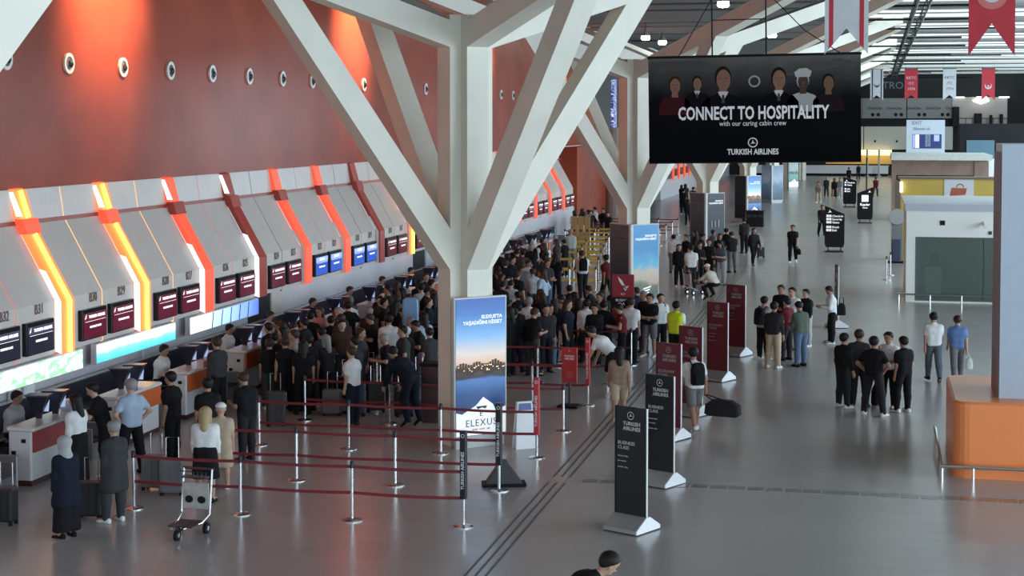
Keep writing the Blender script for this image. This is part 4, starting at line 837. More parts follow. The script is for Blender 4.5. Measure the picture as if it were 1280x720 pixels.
# two slim rail posts by the kiosk
for i, (px, py) in enumerate(((1108, 350), (1113, 344))):
    x, y = spot(px, py); stanchion(x, y, 'dark queue post standing loose beside the white kiosk', 'loose queue posts by the kiosk')
# ------------------------------------------------------------------ small signs around the queue
x, y = spot(712, 509); rs = thing('red_airline_sign', 'red floor-standing airline sign with white logo between the belt rows', 'sign', (x, y, 0), math.radians(-8))
MB().box((0, 0, .98), (.36, .05, .82)).build('panel', RED_S, rs); MB().tube((0, 0, 0), (0, 0, .6), .03, n=8).build('stem', M['darkmetal'], rs); MB().bbox((0, 0, .03), (.5, .4, .06), .02).build('base', M['black'], rs)
lettering('TURKISH\nAIRLINES', .06, M['whitelight'], rs, (0, -.03, 1.17), bold=True); ring2(.06, .075, FPALE, rs, 0, .76, 'logo_ring', -.03); bird(FPALE, rs, 0, .76, .05, -.03); bird(M['whitelight'], rs, 0, 1.31, .03, -.03)
x, y = spot(655, 560); af = thing('a_frame_board', 'small white folding board with blue corner beside the sunset panel', 'sign', (x, y, 0), math.radians(35))
MB().prism([(-.22, 0), (.22, 0), (.16, .95), (-.16, .95)], -.10, (1, 0, 0), (0, .08, 1), (0, 1, 0), (0, 0, 0), .03).build('front_leaf', M['white'], af); MB().prism([(-.22, 0), (.22, 0), (.16, .95), (-.16, .95)], .10, (1, 0, 0), (0, -.08, 1), (0, 1, 0), (0, 0, 0), .03).build('rear_leaf', M['white'], af)
MB().prism([(-.14, .78), (.14, .78), (.13, .92), (-.13, .92)], -.12, (1, 0, 0), (0, .08, 1), (0, 1, 0), (0, 0, 0), .01).build('blue_corner', mat('blue_mark', (.10, .15, .35), .5), af)
x, y = spot(779, 343, 2.3); OBST += [(x, y), (x + .25, y), (x - .25, y)]; bs_ = thing('red_bird_sign', 'red square sign with white bird over a black business class band', 'sign', (x, y, 0))
MB().box((0, 0, 1.98), (.62, .06, .64)).build('red_face', mat('sign_crimson', (.28, .012, .028), .4), bs_); MB().box((0, 0, 1.50), (.62, .06, .30)).build('black_band', M['black'], bs_); MB().box((0, 0, 1.10), (.62, .06, .50)).build('lower_face', mat('sign_crimson', (.28, .012, .028), .4), bs_)
for pl_ in ([(-.15, .20), (-.10, .06), (.02, -.12), (.06, -.08), (-.02, .08)], [(-.02, -.06), (.06, -.20), (.10, -.16), (.06, -.04)], [(.04, -.10), (.17, -.05), (.12, -.13), (.06, -.16)]): flat(pl_, M['whitelight'], bs_, 0, 2.04, 'bird_print', -.036)
lettering('FLY', .08, M['whitelight'], bs_, (0, -.035, 1.72)); lettering('BUSINESS\nCLASS', .10, M['whitelight'], bs_, (0, -.035, 1.54), bold=True); MB().tube((0, 0, 0), (0, 0, .9), .04, n=8).build('stem', M['darkmetal'], bs_); MB().bbox((0, 0, .03), (.6, .5, .06), .02).build('base', M['black'], bs_)
x, y = spot(640, 607); dw = thing('dark_wedge_stand', 'dark wedge-shaped stand beside the black-sleeved queue post', 'stand', (x - .15, y, 0), .3)
MB().prism([(-.35, 0), (.35, 0), (.30, .10), (.05, .45), (-.05, .45), (-.30, .10)], 0, (1, 0, 0), (0, 0, 1), (0, 1, 0), (0, 0, 0), .3).build('body', mat('stand_charcoal', (.05, .05, .052), .5), dw); MB().bbox((0, 0, .03), (.8, .4, .05), .02).build('base', M['black'], dw)
x, y = spot(513, 372, 2.1); OBST += [(x, y), (x + .2, y), (x - .2, y)]; bt = thing('blue_rounded_totem', 'pale blue rounded totem in the middle of the dense queue', 'totem sign', (x, y, 0), .2)
MB().loft([[(p[0], p[1], z) for p in roundrect(.42 * s, .12 * s, .055 * s)] for z, s in ((.05, 1), (1.9, 1), (2.05, .92), (2.1, .6))]).build('slab', mat('totem_blue', (.16, .30, .45), .35), bt); MB().bbox((0, 0, .03), (.55, .4, .06), .02).build('base', M['darkmetal'], bt); flat([(-.05, -.1), (.05, -.1), (.05, .1), (-.05, .1)], M['whitelight'], bt, 0, 1.3, 'mark', -.065)
# ------------------------------------------------------------------ luggage trolley
def trolley(x, y, rz, label):
    t = thing('luggage_trolley', label, 'trolley', (x, y, 0), rz)
    f = MB()
    for s in (-1, 1):
        f.path([(s * .25, .42, 1.0), (s * .25, .32, .30), (s * .22, .10, .20), (s * .10, -.30, .18)], .018, 8)
    f.build('frame', M['steel'], t)
    f = MB(); f.tube((-.27, .43, 1.0), (.27, .43, 1.0), .022, n=8); f.build('handle', mat('trolley_handle', (.10, .03, .03), .5), t)
    b_ = MB(); b_.box((0, .34, .88), (.46, .16, .02))
    for i in range(7): b_.tube((-.22 + .073 * i, .26, .88), (-.22 + .073 * i, .26, .98), .006, n=4)
    b_.tube((-.24, .26, .98), (.24, .26, .98), .008, n=5); b_.build('basket', M['darkmetal'], t)
    MB().box((0, .33, .58), (.46, .03, .42)).build('advert_board', mat('trolley_advert', (.42, .40, .38), .5, noise=.25, nscale=6), t)
    for sx in (-.11, .11): flat(disc(.07, 12, .06), M['black'], t, sx, .52, 'advert_print', .31, .01)
    MB().box((0, 0, .20), (.42, .45, .02)).build('platform', M['darkmetal'], t)
    for (wx, wy, r) in ((-.24, .22, .09), (.24, .22, .09), (0, -.31, .085)):
        w = MB(); w.lathe([(r * .5, -.03), (r, -.025), (r, .025), (r * .5, .03)], 14); o = w.build('wheel', M['black'], t, (wx, wy, r)); o.rotation_euler = (0, math.pi / 2, 0)
        MB().lathe([(r * .45, -.034), (r * .45, .034)], 10).build('hub', M['steel'], o)
        MB().box((wx, wy, r + .05), (.03, .05, .12)).build('fork', M['darkmetal'], t)
    return t
x, y = spot(233, 670); trolley(x, y, math.radians(-4), 'empty steel luggage trolley with advert board in front of the first belt row')
# ------------------------------------------------------------------ luggage
def suitcase(x, y, rz, label, col, w=.42, d=.26, h=.62, handle=True, group=None):
    CASES.append((x, y)); OBST.append((x, y)); t = thing('suitcase', label, 'suitcase', (x, y, 0), rz, group); m_ = mat('luggage_%02d%02d%02d' % tuple(int(c * 99) for c in col), col, .5)
    R = roundrect(w, d, .05, 3); r_ = roundrect(w * .94, d * .9, .05, 3)
    MB().loft([[(p[0], p[1], .06) for p in r_], [(p[0], p[1], .10) for p in R], [(p[0], p[1], h - .04) for p in R], [(p[0], p[1], h) for p in r_]]).build('shell', m_, t)
    for s in (-1, 1):
        for q in (-1, 1): MB().lathe([(.035, 0), (.035, .06)], 8).build('wheel', M['black'], t, (s * w * .4, q * d * .35, 0))
    for s in (-.3, 0, .3): MB().box((s * w, -d / 2 - .004, h / 2 + .03), (.02, .01, h * .8)).build('rib', m_, t)
    if handle:
        hd = MB(); hd.path([(-.11, d * .4, h - .02), (-.11, d * .4, h + .38), (.11, d * .4, h + .38), (.11, d * .4, h - .02)], .012, 6); hd.build('pull_handle', M['steel'], t)
    else: hd = MB(); hd.path([(-.1, 0, h - .01), (-.08, 0, h + .05), (.08, 0, h + .05), (.1, 0, h - .01)], .012, 6); hd.build('carry_handle', M['black'], t)
    return t
DK = (.018, .017, .017); GY = (.16, .16, .165); BRN_ = (.10, .06, .05); NAV = (.02, .025, .05); RD = (.16, .02, .025)
LUG = [(113, 648, DK, 'black wheeled case tilted beside the grey-haired man', .2), (193, 612, GY, 'grey wheeled case standing by the first belt row', 0), (215, 618, GY, 'second grey wheeled case by the first belt row', .3), (5, 655, DK, 'black case at the foot of the steel guards', 0)]
for px, py, c, l, rz in LUG: x, y = spot(px, py); suitcase(x, y, rz, l, c)
for i, (px, py) in enumerate(((345, 532), (415, 519), (445, 520), (505, 520), (395, 505), (470, 515), (430, 500), (370, 500), (520, 505), (460, 490))):
    x, y = spot(px, py); c = [DK, GY, NAV, DK, BRN_, DK, DK, RD, DK, DK][i]
    suitcase(x, y, random.uniform(-.6, .6), '%s wheeled suitcase standing in the dense queue' % {DK: 'black', GY: 'grey', NAV: 'navy', BRN_: 'brown', RD: 'dark red'}[c], c, h=random.uniform(.55, .75), group='suitcases in the dense queue')
for i, (px, py) in enumerate(((640, 441), (675, 441), (722, 446), (745, 441), (657, 447), (765, 425), (690, 430), (715, 420))):
    x, y = spot(px, py); c = [DK, DK, BRN_, DK, DK, GY, DK, NAV][i]
    suitcase(x, y, random.uniform(-.6, .6), '%s wheeled suitcase in the queue right of the sunset panel' % {DK: 'black', GY: 'grey', NAV: 'navy', BRN_: 'brown', RD: 'dark red'}[c], c, h=random.uniform(.55, .75), group='suitcases in the queue beside the sunset panel')
x, y = spot(951, 322); suitcase(x, y, .3, 'small black wheeled case behind the walking dark figure in the hall', DK, .36, .22, .5)
x, y = spot(869, 368); trolley(x, y, 2.2, 'steel luggage trolley beside the crouching figure in the hall')
# two steel side guards standing at the end of the desks
sg = thing('steel_guard', 'grey steel weighing-belt guard at the near end of the desks', 'guard', (-15.2, 25.9, 0))
for s in (-1, 1): MB().bbox((-.2, s * .36, .35), (1.2, .05, .68), .02).build('side_plate', mat('guard_steel', (.30, .30, .32), .35, .6), sg)
MB().box((-.2, 0, .2), (1.15, .68, .3)).build('belt_bed', M['deskkick'], sg); MB().path([(-.75, -.36, .62), (-.3, -.36, .70), (.40, -.36, .70)], .03, 8).build('top_rail', M['steel'], sg)
# ------------------------------------------------------------------ people: bodies and clothes grown as smooth surfaces from posed joints
def vec(*a): return np.array(a, float)
def unit(v): v = np.array(v, float); return v / np.linalg.norm(v)
def surface_net(fn, lo, hi, h):
    lo = np.array(lo); n = np.maximum(4, np.ceil((np.array(hi) - lo) / h).astype(int) + 1)
    ax = [lo[i] + h * np.arange(n[i]) for i in range(3)]
    G = np.stack(np.meshgrid(*ax, indexing='ij'), -1); F = fn(G.reshape(-1, 3)).reshape(n)
    s = F < 0
    c8 = [(i, j, k) for i in (0, 1) for j in (0, 1) for k in (0, 1)]
    m = n - 1
    cnt = sum(s[i:i + m[0], j:j + m[1], k:k + m[2]].astype(int) for i, j, k in c8)
    act = (cnt > 0) & (cnt < 8); idx = np.argwhere(act); cid = -np.ones(m, int); cid[act] = np.arange(len(idx))
    V8 = np.stack([F[idx[:, 0] + i, idx[:, 1] + j, idx[:, 2] + k] for i, j, k in c8], 1)
    acc = np.zeros((len(idx), 3)); num = np.zeros(len(idx))
    for a in range(8):
        for b in range(a + 1, 8):
            d = np.array(c8[b]) - np.array(c8[a])
            if np.abs(d).sum() != 1: continue
            va, vb = V8[:, a], V8[:, b]; mk = (va < 0) != (vb < 0); t = np.where(mk, va / np.where(mk, va - vb, 1), 0)
            acc += mk[:, None] * (np.array(c8[a]) + t[:, None] * d); num += mk
    P = lo + h * (idx + acc / num[:, None])
    faces = []
    for axd in range(3):
        sl0 = [slice(None)] * 3; sl1 = [slice(None)] * 3; sl0[axd] = slice(0, -1); sl1[axd] = slice(1, None)
        A = s[tuple(sl0)]; B = s[tuple(sl1)]; e = np.argwhere(A != B)
        o1, o2 = [q for q in range(3) if q != axd]
        ok = (e[:, o1] > 0) & (e[:, o2] > 0) & (e[:, o1] < m[o1]) & (e[:, o2] < m[o2]); e = e[ok]
        if not len(e): continue
        def cell(d1, d2):
            q = e.copy(); q[:, o1] += d1; q[:, o2] += d2; return cid[q[:, 0], q[:, 1], q[:, 2]]
        quad = np.stack([cell(-1, -1), cell(0, -1), cell(0, 0), cell(-1, 0)], 1)
        inside = A[e[:, 0], e[:, 1], e[:, 2]]
        flip = inside if axd != 1 else ~inside
        quad = np.where(flip[:, None], quad, quad[:, ::-1]); faces.append(quad)
    Fq = np.concatenate(faces) if faces else np.zeros((0, 4), int)
    return P, Fq[(Fq >= 0).all(1)]
def cap(P, a, b, ra, rb):
    a = np.array(a); d = np.array(b) - a; L = d @ d + 1e-9; t = np.clip((P - a) @ d / L, 0, 1)
    return np.linalg.norm(P - a - t[:, None] * d, axis=1) - (ra + (rb - ra) * t)
def smin(ds, k):
    r = ds[0]
    for d in ds[1:]:
        h = np.clip(.5 + .5 * (d - r) / k, 0, 1); r = d * (1 - h) + r * h - k * h * (1 - h)
    return r
# pose: (lean deg, head pitch deg, armL up, armL fore, armR up, armR fore, thighL, shinL, thighR, shinR) with vectors (side-out, forward, down)
DN = (.10, .02, 1); FD = (.02, .16, 1); ST = (.03, .0, 1)
POSES = {
 'stand': (2, 4, DN, FD, DN, FD, ST, ST, ST, ST),
 'relaxed': (0, 6, DN, FD, (.12, .0, 1), (.05, .25, 1), (.10, .12, 1), (.06, -.05, 1), ST, ST),
 'walk': (4, 3, (.10, .35, 1), (.02, .6, 1), (.10, -.35, 1), (.05, -.1, 1), (.02, -.32, 1), (.02, -.50, 1), (.02, .38, 1), (.02, .02, 1)),
 'walk2': (4, 3, (.10, -.22, 1), (.03, .0, 1), (.10, .25, 1), (.02, .45, 1), (.02, .26, 1), (.02, .02, 1), (.02, -.2, 1), (.02, -.42, 1)),
 'folded': (0, 8, (.12, .28, 1), (-.9, .55, -.05), (.12, .25, 1), (-.85, .6, .10), ST, ST, (.09, .08, 1), (.06, 0, 1)),
 'chin': (2, 10, (.05, .30, 1), (-.85, .45, .15), (.10, .45, 1), (-.30, .30, -1), ST, ST, (.08, .06, 1), (.05, 0, 1)),
 'hips': (-2, 6, (.62, -.15, .9), (-.62, .35, .75), (.62, -.15, .9), (-.62, .35, .75), (.16, 0, 1), (.12, 0, 1), (.16, 0, 1), (.12, 0, 1)),
 'phone': (4, 26, (.10, .15, 1), (-.30, .95, -.15), (.10, .15, 1), (-.28, .95, -.10), ST, ST, (.07, .10, 1), (.05, 0, 1)),
 'counter': (16, 12, (.14, .55, 1), (-.10, 1, .15), (.14, .50, 1), (-.15, 1, .10), (.05, .08, 1), (.04, -.1, 1), (.05, -.05, 1), (.04, -.12, 1)),
 'push': (14, 8, (.12, .55, 1), (-.05, 1, .35), (.12, .55, 1), (-.05, 1, .35), (.02, -.20, 1), (.02, -.38, 1), (.02, .32, 1), (.02, .0, 1)),
 'bend': (48, 10, (.08, .35, 1), (-.02, .5, 1), (.08, .25, 1), (-.02, .35, 1), (.05, .18, 1), (.04, -.28, 1), (.06, .05, 1), (.05, -.30, 1)),
 'carry': (6, 6, (.16, .10, 1), (.04, .20, 1), (.30, .05, 1), (.10, .22, 1), (.02, -.28, 1), (.02, -.45, 1), (.02, .34, 1), (.02, .02, 1)),
 'sit': (6, 14, (.14, .12, 1), (-.30, 1, .0), (.14, .12, 1), (-.30, 1, .0), (.10, 1, .06), (.05, -.22, 1), (.10, 1, .06), (.05, -.22, 1)),
 'crouch': (34, -8, (.10, .75, .8), (-.05, 1, .3), (.10, .75, .8), (-.05, 1, .3), (.22, 1, .25), (.05, -.55, 1), (.22, 1, .10), (.05, -.55, 1)),
}
JC = {}
def joints(pose):
    if pose in JC: return JC[pose]
    lean, hp, uL, fL, uR, fR, tL, sL, tR, sR = POSES[pose]
    J = {}; la = math.radians(lean)
    def side(v, s): return unit((s * v[0], v[1], -v[2]))
    hip = vec(0, 0, 0)
    up = vec(0, math.sin(la), math.cos(la)); fw = vec(0, math.cos(la), -math.sin(la)); X = vec(1, 0, 0)
    J['pel'] = hip; J['waist'] = hip + up * .16; J['chest'] = hip + up * .34; J['neck'] = hip + up * .515 + fw * .0
    ha = la * .55 + math.radians(hp); hu = vec(0, math.sin(ha), math.cos(ha)); hf = vec(0, math.cos(ha), -math.sin(ha))
    J['skull0'] = J['neck'] + up * .07 + hu * .035 + hf * .012; J['skull1'] = J['skull0'] + hu * .085 - hf * .004
    J['hu'], J['hf'], J['up'], J['fw'] = hu, hf, up, fw
    J['top'] = J['skull1'] + hu * .098
    for nm, s, u, f_, t, sh in (('L', -1, uL, fL, tL, sL), ('R', 1, uR, fR, tR, sR)):
        J['hip' + nm] = hip + X * s * .088 - up * .01; J['kn' + nm] = J['hip' + nm] + side(t, s) * .43; J['an' + nm] = J['kn' + nm] + side(sh, s) * .41
        sd = side(sh, s); toe = unit((s * .18, 1, 0)); back = sd[1] < -.2
        if back: toe = unit((s * .08, .85, -.55))
        J['toe' + nm] = J['an' + nm] + toe * .15 + vec(0, 0, -.045); J['toedir' + nm] = toe
        J['sh' + nm] = J['neck'] - up * .092 + X * s * .168; J['el' + nm] = J['sh' + nm] + side(u, s) * .285; J['wr' + nm] = J['el' + nm] + side(f_, s) * .245; J['kc' + nm] = J['wr' + nm] + side(f_, s) * .085; J['fd' + nm] = side(f_, s)
    low = min(J['anL'][2], J['anR'][2], ) - .085
    low = min(low, J['toeL'][2] - .035, J['toeR'][2] - .035)
    for k in list(J):
        if k not in ('hu', 'hf', 'up', 'fw') and not k.startswith(('toedir', 'fd')): J[k] = J[k] + vec(0, 0, -low)
    JC[pose] = J
    return J
def torso_caps(P, J, o=0.0, wid=1.0):
    X = vec(1, 0, 0); ds = []
    for s in (-1, 1): ds.append(cap(P, J['pel'] + X * s * .065, J['waist'] + X * s * .062, .108 + o, .098 + o)); ds.append(cap(P, J['waist'] + X * s * .062, J['chest'] + X * s * .085, .098 + o, .112 + o))
    ds.append(cap(P, J['chest'] + X * -.09, J['chest'] + X * .09, .11 + o, .11 + o)); ds.append(cap(P, J['shL'] * .9 + J['shR'] * .1, J['shR'] * .9 + J['shL'] * .1, .054 + o, .054 + o)); ds.append(cap(P, J['chest'], J['neck'] - J['up'] * .03, .112 + o, .058 + o))
    return smin(ds, .05)
def head_sdf(P, J, o=0.0):
    d = [cap(P, J['skull0'] + J['hf'] * .012, J['skull1'] + J['hf'] * .004, .070 + o, .088 + o), cap(P, J['skull1'] - J['hf'] * .028, J['skull1'] - J['hf'] * .026 - J['hu'] * .02, .084 + o, .08 + o)]
    return smin(d, .03)
def body_fn(J):
    def fn(P):
        ds = [torso_caps(P, J)]
        ds.append(cap(P, J['neck'] - J['up'] * .05, J['skull0'], .056, .054))
        for n in 'LR':
            ds.append(cap(P, J['sh' + n], J['el' + n], .052, .041)); ds.append(cap(P, J['el' + n], J['wr' + n], .041, .028)); ds.append(cap(P, J['wr' + n], J['kc' + n], .028, .034))
            ds.append(cap(P, J['hip' + n], J['kn' + n], .086, .056)); k2 = J['kn' + n] * .65 + J['an' + n] * .35 - vec(0, .012, 0); ds.append(cap(P, J['kn' + n], k2, .055, .054)); ds.append(cap(P, k2, J['an' + n], .054, .037))
            ds.append(cap(P, J['an' + n] - vec(0, 0, .035), J['toe' + n], .040, .030))
        body = smin(ds, .028)
        h = head_sdf(P, J)
        f = [h, cap(P, J['skull0'] + J['hf'] * .086 + J['hu'] * .040, J['skull0'] + J['hf'] * .098 + J['hu'] * .018, .012, .017), cap(P, J['skull0'] - J['hu'] * .028 + J['hf'] * .040, J['skull0'] - J['hu'] * .030 + J['hf'] * .052, .032, .030)]
        X = vec(1, 0, 0)
        for s in (-1, 1): f.append(cap(P, J['skull0'] + X * s * .090 + J['hu'] * .05, J['skull0'] + X * s * .086 + J['hu'] * .012, .015, .012))
        h = smin(f, .012)
        return smin([body, h], .02)
    return fn
MC = {}
def to_mesh(name, P, Fq, extra=None, smooth=True):
    me = bpy.data.meshes.new(name); V = P.tolist(); Fc = Fq.tolist(); mi = [0] * len(Fc)
    if extra:
        for ev, ef, em in extra:
            o = len(V); V += ev; Fc += [[o + i for i in f] for f in ef]; mi += [em] * len(ef)
    me.from_pydata(V, [], Fc); me.polygons.foreach_set('use_smooth', [True] * len(Fc)); me.polygons.foreach_set('material_index', mi); me.update()
    return me
def bounds(J, m=.16):
    pts = np.array([v for k, v in J.items() if k not in ('hu', 'hf', 'up', 'fw') and not k.startswith(('toedir', 'fd'))]); return pts.min(0) - m, pts.max(0) + m
def hands(J):
    ex = []
    for n, s in (('L', -1), ('R', 1)):
        d = J['fd' + n]; k = J['kc' + n]; inn = unit(vec(-s, .15, 0) - d * ((vec(-s, .15, 0)) @ d)); lat = unit(np.cross(d, inn))
        if lat[1] < 0: lat = -lat
        for q, L in zip((-1.5, -.5, .5, 1.5), (.062, .076, .082, .074)):
            b = k + lat * q * .0185 - d * .012; m = MB(); m.path([tuple(b), tuple(b + d * L * .55 + inn * .006), tuple(b + d * L * .95 + inn * .030)], [.0105, .0095, .0065], 5); ex.append((m.v, m.f, 0))
        b = J['wr' + n] + d * .03 + lat * .026; m = MB(); m.path([tuple(b), tuple(b + lat * .024 + d * .028 + inn * .008), tuple(b + lat * .026 + d * .062 + inn * .018)], [.013, .0115, .008], 5); ex.append((m.v, m.f, 0))
    return ex
def face_bits(J):
    ex = []; X = vec(1, 0, 0)
    for s in (-1, 1):
        c = J['skull0'] + J['hf'] * .079 + J['hu'] * .050 + X * s * .033; m = MB(); m.lathe([(.003, -.006), (.011, -.003), (.011, .003), (.003, .006)], 8); ex.append(([tuple(c + np.array((v[0], v[2], v[1] * .7))) for v in m.v], m.f, 1))
        c = c + J['hu'] * .022; m = MB(); m.path([tuple(c - X * .016), tuple(c + J['hu'] * .003), tuple(c + X * .016)], .004, 4); ex.append((m.v, m.f, 1))
    c = J['skull0'] + J['hf'] * .089 - J['hu'] * .012; m = MB(); m.path([tuple(c - X * .022), tuple(c + J['hf'] * .003), tuple(c + X * .022)], .006, 5); ex.append((m.v, m.f, 2))
    return ex
HB = .019
def mesh_body(pose):
    k = ('body', pose)
    if k not in MC:
        J = joints(pose); lo, hi = bounds(J, .14); P, Fq = surface_net(body_fn(J), lo, hi, HB); MC[k] = to_mesh('body', P, Fq, hands(J) + face_bits(J))
    return MC[k]
def mesh_top(pose, kind):
    k = ('top', pose, kind)
    if k in MC: return MC[k]
    J = joints(pose); o = .020
    def fn(P):
        ds = [torso_caps(P, J, o)]
        slv = {'tee': .62, 'long': 1, 'vest': 0, 'coat': 1, 'shirt': 1, 'hivis': 0}[kind]
        for n in 'LR':
            if slv > 0:
                e = J['sh' + n] + (J['el' + n] - J['sh' + n]) * min(1, slv); ds.append(cap(P, J['sh' + n], e, .067, .064 if slv < 1 else .056))
                if slv == 1: ds.append(cap(P, J['el' + n], J['el' + n] + (J['wr' + n] - J['el' + n]) * .94, .056, .042))
        if kind == 'coat':
            b = J['pel'] * .5 + (J['knL'] + J['knR']) * .25 - vec(0, 0, .10); ds.append(cap(P, J['pel'] + vec(-.06, 0, 0), b + vec(-.08, 0, 0), .158, .172)); ds.append(cap(P, J['pel'] + vec(.06, 0, 0), b + vec(.08, 0, 0), .158, .172))
        d = smin(ds, .03)
        if kind != 'coat': d = np.maximum(d, -((P - (J['pel'] - J['up'] * .055)) @ J['up']))
        else: d = np.maximum(d, -(P[:, 2] - (J['knL'][2] + .02)))
        d = np.maximum(d, (P - (J['neck'] + J['up'] * .026 - J['fw'] * .0)) @ unit(J['up'] + J['fw'] * .35))
        return d
    lo, hi = bounds(J, .2); P, Fq = surface_net(fn, lo, hi, .021); MC[k] = to_mesh('top', P, Fq)
    return MC[k]
def mesh_bottom(pose, kind):
    k = ('bottom', pose, kind)
    if k in MC: return MC[k]
    J = joints(pose); o = .014
    def fn(P):
        X = vec(1, 0, 0); ds = [cap(P, J['pel'] - X * .065, J['pel'] + X * .065, .122, .122), cap(P, J['pel'] - X * .06 + J['up'] * .10, J['pel'] + X * .06 + J['up'] * .10, .112, .112)]
        if kind in ('skirt', 'midi'):
            a = (J['anL'] + J['anR']) / 2; kn = (J['knL'] + J['knR']) / 2; end = a + vec(0, 0, .03) if kind == 'skirt' else kn - vec(0, 0, .05)
            for s in (-1, 1): ds.append(cap(P, J['pel'] + X * s * .06, end + X * s * .09, .135, .15))
            d = smin(ds, .05); d = np.maximum(d, -(P[:, 2] - end[2]))
        else:
            for n in 'LR':
                ds.append(cap(P, J['hip' + n], J['kn' + n] if kind == 'long' else J['hip' + n] + (J['kn' + n] - J['hip' + n]) * .82, .107, .080 if kind == 'long' else .092))
                if kind == 'long': k2 = J['kn' + n] * .65 + J['an' + n] * .35 - vec(0, .012, 0); ds.append(cap(P, J['kn' + n], k2, .080, .078)); ds.append(cap(P, k2, J['an' + n], .078, .060))
            d = smin(ds, .022)
        return np.maximum(d, (P - (J['pel'] + J['up'] * .115)) @ J['up'])
    lo, hi = bounds(J, .2); P, Fq = surface_net(fn, lo, hi, .021); MC[k] = to_mesh('trousers', P, Fq)
    return MC[k]
def mesh_hair(pose, kind):
    k = ('hair', pose, kind)
    if k in MC: return MC[k]
    J = joints(pose)
    def fn(P):
        h = head_sdf(P, J, .013); n_ = unit(-J['hf'] * .80 + J['hu'] * .62); c = J['skull1'] + J['hf'] * .032 - J['hu'] * .0
        d = np.maximum(h, -((P - c) @ n_))
        d = np.maximum(d, -((P - (J['skull0'] - J['hu'] * .02)) @ J['hu']))
        if kind == 'long':
            b = J['skull1'] - J['hf'] * .05; e = J['neck'] - J['fw'] * .10 - J['up'] * .10
            d = smin([d, cap(P, b, e, .086, .065)], .03)
            for s in (-1, 1): d = smin([d, cap(P, J['skull1'] + vec(s * .07, 0, 0) - J['hf'] * .02, J['neck'] + vec(s * .085, 0, 0) - J['fw'] * .03, .04, .03)], .02)
        if kind == 'bun': d = smin([d, cap(P, J['skull1'] - J['hf'] * .11, J['skull1'] - J['hf'] * .12, .045, .045)], .015)
        if kind == 'scarf':
            d = head_sdf(P, J, .024); d = smin([d, cap(P, J['skull0'] - J['hu'] * .02, J['neck'] - J['up'] * .05, .085, .12)], .04)
            face = np.linalg.norm((P - (J['skull0'] + J['hf'] * .10 + J['hu'] * .03)) * np.array([1, 1, .85]), axis=1) - .078; d = np.maximum(d, -face)
        if kind == 'cap':
            d = np.maximum(head_sdf(P, J, .016), -((P - (J['skull1'] + J['hu'] * .005)) @ J['hu'])); vis = np.maximum(np.abs((P - J['skull1']) @ J['hu'] - .012) - .009, np.linalg.norm(P - (J['skull1'] + J['hf'] * .08), axis=1) - .085); d = np.minimum(d, vis)
        return d
    c = J['skull1']; lo = np.minimum(c, J['neck']) - .26; hi = np.maximum(c, J['neck']) + .2
    P, Fq = surface_net(fn, lo, hi, .013); MC[k] = to_mesh('hair', P, Fq)
    return MC[k]
def shoe_mesh():
    m = MB(); R = []
    for y, w, h in ((-.085, .026, .05), (-.075, .036, .085), (-.02, .040, .10), (.05, .042, .075), (.11, .047, .055), (.16, .040, .042), (.185, .018, .028)):
        R.append([(w * math.cos(a), y, max(0, h * (.5 + .5 * math.sin(a)) if math.sin(a) > -.5 else 0)) for a in np.linspace(0, 2 * math.pi, 10, endpoint=False)])
    return m.loft(R).mesh('shoe', True)
SHOE = shoe_mesh()
COLS = {'black': (.010, .010, .011), 'charcoal': (.022, .022, .024), 'dark grey': (.042, .042, .044), 'grey': (.16, .16, .16), 'navy': (.010, .013, .024), 'white': (.72, .72, .70), 'cream': (.62, .58, .48), 'light blue': (.36, .44, .54), 'blue': (.12, .20, .40), 'maroon': (.13, .015, .02),
        'pink': (.50, .22, .22), 'beige': (.46, .36, .25), 'olive': (.10, .12, .09), 'brown': (.055, .032, .022), 'denim': (.10, .15, .23), 'pale grey': (.38, .39, .39), 'yellow': (.62, .72, .03), 'slate': (.10, .12, .14), 'red': (.35, .03, .03), 'tan': (.30, .21, .15)}
HAIRC = {'black': (.010, .008, .007), 'brown': (.045, .026, .016), 'grey': (.25, .24, .23), 'white': (.6, .58, .55), 'blonde': (.38, .28, .15)}
SKINS = [(.42, .24, .16), (.36, .20, .13), (.48, .29, .21), (.28, .15, .09)]
def cloth(c): return mat('cloth_' + c.replace(' ', '_'), COLS[c], .85, spec=.2, noise=.08, nscale=8)
PEOPLE = []; EXTRA = []
